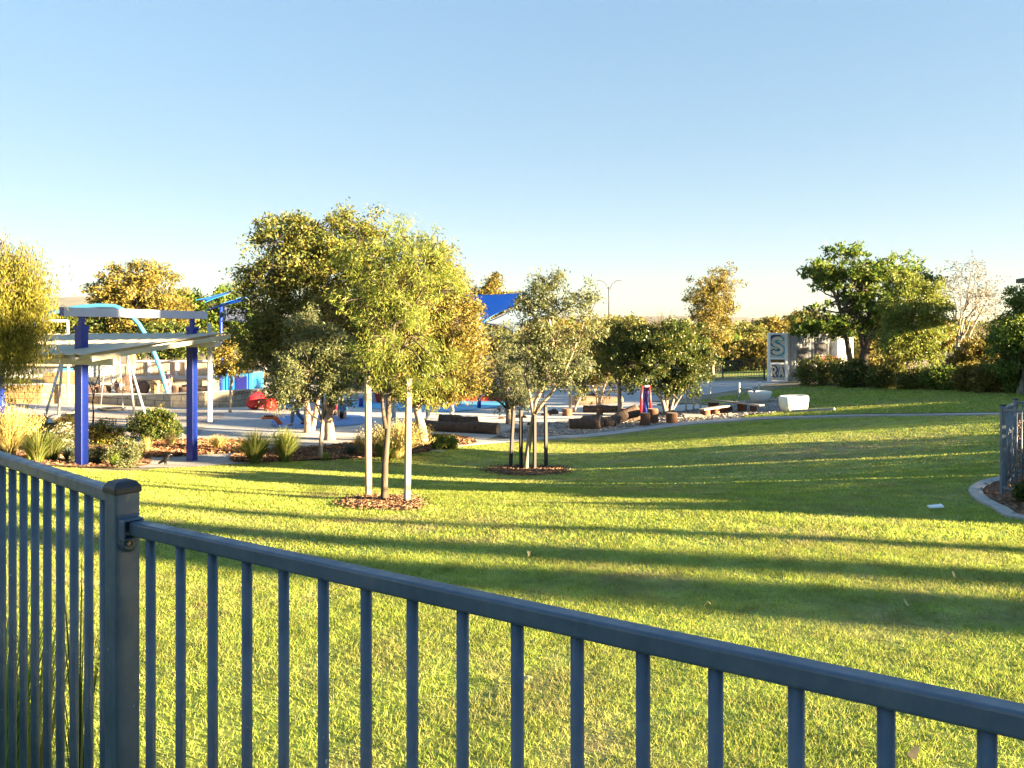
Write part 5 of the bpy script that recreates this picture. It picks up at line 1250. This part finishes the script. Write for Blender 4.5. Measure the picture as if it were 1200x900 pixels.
# unseen trees added on the sun side, placed and sized for their shadows
def caster_tree(t, q, wid, hh, label, leaf='l_dark', n=150, cone=False, z0=0.):
    x, y = tq(t, q); b_ = Vector((x, y, h(x, y))); e = empty('tree', b_, label, 'tree', 'shadow-casting trees added out of view to the right')
    MB().tube([(0,0,-.1),(0,0,hh*.5),(0,0,hh*.85)], [.2,.14,.05], 8).build('trunk', M['b_dark'], e)
    P = np.stack([NR.normal(size=n*40)*.0, NR.normal(size=n*40)*.0, hh*(z0+(1-z0)*NR.uniform(0,1,n*40))], -1)
    a = NR.uniform(0,2*PI,n*40); r = NR.uniform(0,1,n*40)**.5*wid/2*(np.sin(np.clip(P[:,2]/hh,0,1)*2.6+.45)**.5 if not cone else 1)
    P[:,0] += np.cos(a)*r; P[:,1] += np.sin(a)*r
    V, Fc = leaf_quads(P, unit(NR.normal(size=P.shape)), .34, .18); npmesh('crown', V, Fc, M[leaf], e)
for a in ((27,5.6,1.0,5.7,'narrow dark cypress-like tree added out of view for the nearest lawn shadow band'),(29,6.62,.62,5.9,'second narrow dark tree added out of view for the next lawn shadow band'),(25,7.72,.2,6.2,'slim sapling added out of view for the thin lawn shadow line')):
    caster_tree(*a, n=[30,22,8][(a[1]>6)+(a[1]>7)])  # stand-in casters added for the dark bands across the lawn
hb = Vector((10.4, 9.5, h(10.4, 9.5))); e = empty('caster_hedge', hb, 'ragged hedge added out of view beyond the side fence to shade the lawn', 'hedge')
Ps = []  # hedge added to cast shade; its heights and gaps shape the lawn streaks
for q0, q1, hh_ in ((9.1,11.3,1.05),(11.3,13.3,1.75),(13.5,14.1,.8),(14.1,16.1,2.0),(16.3,17.1,1.35),(17.1,18.9,1.9)):
    n = int((q1-q0)*2600); q = NR.uniform(q0, q1, n); x = (10.6 if q0 < 16 else 11.9)+NR.uniform(-.35,.35,n); y = (q-.342*x)/.94
    Ps.append(np.stack([x-hb.x, y-hb.y, H(x,y)-hb.z+hh_*NR.uniform(0,1,n)**.8*(.85+.3*vnoise(q*0+50, q+50, 3.1, 9))], -1))
Ps = np.concatenate(Ps); V, Fc = leaf_quads(Ps, unit(NR.normal(size=Ps.shape)), .14, .07); npmesh('foliage', V, Fc, M['l_dark'], e)
st = MB()
for y in np.arange(5.4, 14.4, .9): st.tube([(10.6-hb.x, y-hb.y, -.3), (10.6-hb.x+R.uniform(-.1,.1), y-hb.y, .7)], .03, 5)
st.build('stems', M['b_dark'], e)
for a in ((26,12.0,2.6,9.7,'tall high-crowned gum added out of view to shade the shelter beam'),(27,14.7,2.8,9.9,'second tall high-crowned gum added out of view to shade the shelter beam')):
    caster_tree(*a, n=120, z0=.74)  # crowns set high so their shade meets only the shelter's top beam
for a in ((27,43.3,6,8.0,'leafy tree added out of view beside the far hedge to shade the container'),):
    caster_tree(*a, n=120)  # added to throw dappled shade on the white container
for a in ((30,23.4,5.6,6.2,'wide tree added out of view to shade the playground side'),(29,31,4.6,4.4,'second wide tree added out of view to shade the playground side'),(29,35.0,4.2,3.6,'third wide tree added out of view to shade the playground side'),(30,38.6,4,4.6,'fourth wide tree added out of view to shade the playground side')):
    caster_tree(*a, n=150)  # added to hold the playground side in shade

# ================================================================== SHRUBS AND GRASSES
S_ = shrub
hd = [(962,78,419,453,'l_olive','dark clipped-looking hedge shrub in front of the container'),(1002,56,423,455,'l_dark','dark hedge shrub below the twin trunks'),(1036,34,430,456,'l_olive','tan-tinged hedge shrub left of the leaning white trunk'),
  (1072,50,432,457,'l_olive','low hedge shrub just right of the leaning white trunk'),(1108,48,429,458,'l_fresh','dark hedge shrub in front of the grey fence'),(1136,36,424,460,'l_gold','bronze-tipped hedge shrub near the right edge'),
  (1162,44,424,461,'l_gold','large hedge shrub with golden top at right'),(1196,44,426,462,'l_fresh','green hedge shrub cut by the right edge'),(1234,50,424,463,'l_fresh','hedge shrub beyond the right edge')]
for px, w, top, py, lf, lb in hd: S_('hedge_shrub', lb, px, py, w*1.15, top, lf, 7000, .13, .055, .26, 110, 'hedge along the back lawn', depth=w*.8)
S_('shrub','low shrub beside the golden bush-tree right of the trunks',1046,440,24,418,'l_gold',2500,.12,.05,.25,40,Y=41)
for k, (x0, lf) in enumerate(((850,'l_dark'),(872,'l_dark'),(893,'l_olive'))):
    S_('hedge_shrub', ['left dark bush beyond the black fence','middle dark bush beyond the black fence','right bush beyond the black fence, next to the sign'][k], x0, 431, 30, 421, lf, 2500, .25, .12, .5, 30, 'bushes beyond the black fence', Y=58)
S_('shrub','big dark juniper-like shrub between the two blue posts',180,519,76,481,'l_dark',9000,.09,.035,.16,150, depth=50)
S_('shrub','grey twiggy bush beside the path left of the bird',146,549,54,514,'l_grey',6000,.05,.018,.12,120)
S_('shrub','pale-flowered bush in the left garden bed',76,533,56,497,'l_grey',6000,.05,.02,.12,110, flower='f_white')
S_('shrub','yellow-flowering bush right of the left blue post',124,524,50,491,'l_olive',5000,.06,.02,.13,90, flower='f_yellow')
S_('shrub','sunlit yellow-green bush behind the left blue post',80,504,34,484,'l_gold',3000,.07,.025,.14,50)
S_('shrub','dark low bush behind the tall tan grass',42,522,36,488,'l_dark',3500,.06,.025,.14,60)
S_('shrub','purple-grey low bush at the lawn edge, far left',108,546,50,524,'l_grey',3500,.05,.018,.1,70)
S_('shrub','small low green plant with broad leaves at the lawn corner',517,528,40,511,'l_lime',2200,.12,.045,.12,50,up=.9)
S_('shrub','clipped dark bush inside the side fence at the right edge',1206,592,36,566,'l_dark',4500,.03,.018,.07,110)
S_('shrub','dark bush under the weeping tree at far left',18,450,56,428,'l_dark',3000,.14,.06,.3,50,Y=38)
S_('shrub','second dark bush under the weeping tree',-20,452,60,425,'l_dark',3000,.14,.06,.3,50,Y=38)
S_('shrub','sunlit feathery bush above the juniper-like shrub',186,497,30,474,'l_gold',1800,.08,.02,.16,40)
K = tuft
K('grass_tuft','tall tan ornamental grass with golden plumes at the far left',10,536,56,476,'g_tan',900,.02,plume='g_tan')
K('grass_tuft','tan-green grass clump beside the tall plumed one',44,543,46,500,'g_green',600,.016)
K('grass_tuft','fresh lime tuft at the lawn edge, leftmost',35,540,14,519,'g_lime',260,.014)
K('grass_tuft','spreading arching grass left of the pale-flowered bush',60,541,54,503,'g_green',380,.012)
K('grass_tuft','blue-green spiky tuft at the lawn edge',80,541,20,522,'g_blue',260,.014)
K('grass_tuft','lime tuft in the middle of the garden edge',98,545,18,523,'g_lime',300,.014)
K('grass_tuft','lime tuft nearest the grey twiggy bush',134,548,20,526,'g_lime',300,.014)
K('grass_tuft','pale yellow lit tuft left of the mulch strip',172,534,14,512,'g_tan',160,.022, arch=.3)
K('grass_tuft','pale yellow lit tuft in front of the juniper-like shrub',200,525,18,505,'g_tan',220,.022)
K('grass_tuft','pale yellow lit tuft right of the right blue post',256,527,26,508,'g_tan',300,.022)
K('grass_tuft','dark green strap grass mound right of the path',299,544,44,504,'g_green',1000,.022)
K('grass_tuft','second dark green mound touching the first',334,542,38,500,'g_green',900,.02)
K('grass_tuft','small lime tuft at the foot of the slim olive tree',382,541,12,529,'g_lime',200,.014)
K('grass_tuft','short blue-green tuft right of the slim olive tree',411,535,18,519,'g_blue',240,.016)
K('grass_tuft','golden flower-like tuft left of the left timber stake',421,532,18,507,'g_tan',200,.022)
K('grass_tuft','large golden fountain grass behind the timber stakes',466,537,66,495,'g_tan',1300,.02,plume='g_tan')
K('grass_tuft','darker fountain grass at the front of the golden one',452,541,40,508,'g_green',500,.02)
K('grass_tuft','green reeds at the foot of the near fence, bottom left',-8,1010,150,742,'g_lime',280,.012, Y=2.6, arch=.25)
K('grass_tuft','pale reeds mixed among the green ones, bottom left',40,1010,130,765,'g_tan',70,.010, Y=2.8, arch=.3)
K('grass_tuft','thin reeds behind the fence left of the corner post',92,1010,70,735,'g_green',36,.010, Y=2.75, arch=.2)

# ================================================================== LAWN BLADES
def blades(name, label, poly, dens, y0, y1, hgt, wid, excl=()):
    P = np.array(poly); lo = np.maximum(P.min(0), (-26, y0)); hi = np.minimum(P.max(0), (26, y1))
    n = int((hi[0]-lo[0])*(hi[1]-lo[1])*dens); X = NR.uniform(lo[0], hi[0], n); Y = NR.uniform(lo[1], hi[1], n)
    k = (np.abs(X) < Y*.78+1.2); X, Y = X[k], Y[k]
    k = inside(poly, X, Y)
    for ex in excl: k &= ~inside(ex, X, Y)
    X, Y = X[k], Y[k]
    d = vnoise(X+90, Y+90, 7, 21)*.5+vnoise(X+90, Y+90, 2.2, 22)*.35+vnoise(X+90, Y+90, .6, 23)*.3
    k = NR.uniform(0,1,len(X)) < .55+.6*d; X, Y, d = X[k], Y[k], d[k]; n = len(X)
    a = NR.uniform(0, 2*PI, n); lean = NR.uniform(.25,1.3,n); b = NR.uniform(0, 2*PI, n)
    hh = hgt*NR.uniform(.55,1.2,n)*(.6+.75*d); w = wid*NR.uniform(.7,1.3,n)
    Z = H(X, Y)+.008; V = np.empty((n,3,3))
    V[:,0] = np.stack([X-np.cos(a)*w/2, Y-np.sin(a)*w/2, Z], -1); V[:,1] = np.stack([X+np.cos(a)*w/2, Y+np.sin(a)*w/2, Z], -1)
    V[:,2] = np.stack([X+np.cos(b)*lean*hh, Y+np.sin(b)*lean*hh, Z+hh], -1)
    tag(npmesh(name, V.reshape(-1,3), np.arange(n*3).reshape(n,3), M['blade'], n=3), label, 'grass', None, 'stuff')
blades('lawn_grass','short sunlit turf blades nearest the fence', lawn, 9500, 1.2, 7, .025, .0052)
blades('lawn_grass','turf blades in the middle of the lawn', lawn, 3200, 7, 13, .031, .0095, (rA, rB, bedR))
blades('lawn_grass','turf blades on the far side of the lawn', lawn, 1500, 13, 28, .026, .015, (rA, rB, bedR))
blades('lawn_grass','turf blades on the back lawn below the hedge', back, 420, 15, 46, .05, .034)

# ================================================================== WORLD, SUN, CAMERA
w = bpy.data.worlds.new('World'); sc.world = w; w.use_nodes = True; nt = w.node_tree; nt.nodes.clear()
sky = nt.nodes.new('ShaderNodeTexSky'); sky.sky_type = 'NISHITA'; sky.sun_disc = False; sky.sun_elevation = SEL; sky.sun_rotation = SAZ
sky.altitude = 0; sky.air_density = 1.0; sky.dust_density = 0.0; sky.ozone_density = 1.6
tn = nt.nodes.new('ShaderNodeMix'); tn.data_type = 'RGBA'; tn.blend_type = 'MULTIPLY'; tn.inputs[0].default_value = 1; tn.inputs[7].default_value = (.85,.96,1.08,1)
bg = nt.nodes.new('ShaderNodeBackground'); bg.inputs[1].default_value = SKYS; wo = nt.nodes.new('ShaderNodeOutputWorld')
gm = nt.nodes.new('ShaderNodeGamma'); gm.inputs[1].default_value = SKYG; nt.links.new(sky.outputs[0], gm.inputs[0]); hs_ = nt.nodes.new('ShaderNodeHueSaturation'); hs_.inputs['Saturation'].default_value = SKYSAT; hs_.inputs['Value'].default_value = .94; nt.links.new(gm.outputs[0], hs_.inputs['Color']); nt.links.new(hs_.outputs[0], tn.inputs[6]); nt.links.new(tn.outputs[2], bg.inputs[0]); nt.links.new(bg.outputs[0], wo.inputs[0])
sl = bpy.data.lights.new('sun', 'SUN'); sl.energy = 5; sl.angle = math.radians(.5); sl.color = (1,.72,.39)
so = bpy.data.objects.new('sun', sl); so.rotation_euler = (-SUN).to_track_quat('-Z','Y').to_euler(); so.location = (20,-10,20); COL.objects.link(so)
hz = HAZE
if hz:
    m, nt, out = _nt('haze_air'); v = nt.nodes.new('ShaderNodeVolumePrincipled'); v.inputs['Density'].default_value = hz; v.inputs['Color'].default_value = (.90,.93,1,1)
    nt.links.new(v.outputs[0], out.inputs['Volume'])
    o = MB().box((0,1500,85), (9600,5400,180)).build('haze', m); tag(o, kind='stuff'); o['label'] = 'thin pale haze in the air over the park'
cam = bpy.data.cameras.new('camera'); cam.sensor_width = 36; cam.lens = 27; cam.shift_y = -(450-HY)/1200; cam.clip_start = .05; cam.clip_end = 9000
co = bpy.data.objects.new('camera', cam); co.location = (0,0,EYE); co.rotation_euler = (PI/2,0,0); COL.objects.link(co); sc.camera = co
vs_ = sc.view_settings; vs_.view_transform = 'Standard'; vs_.look = 'None'; vs_.gamma = 1; vs_.exposure = EXPO
sc.display_settings.display_device = 'sRGB'
sc.cycles.max_bounces = 6; sc.cycles.diffuse_bounces = 4; sc.cycles.transmission_bounces = 4; sc.cycles.volume_bounces = 0; sc.cycles.transparent_max_bounces = 4
sc.cycles.use_denoising = True; sc.cycles.sample_clamp_indirect = 6
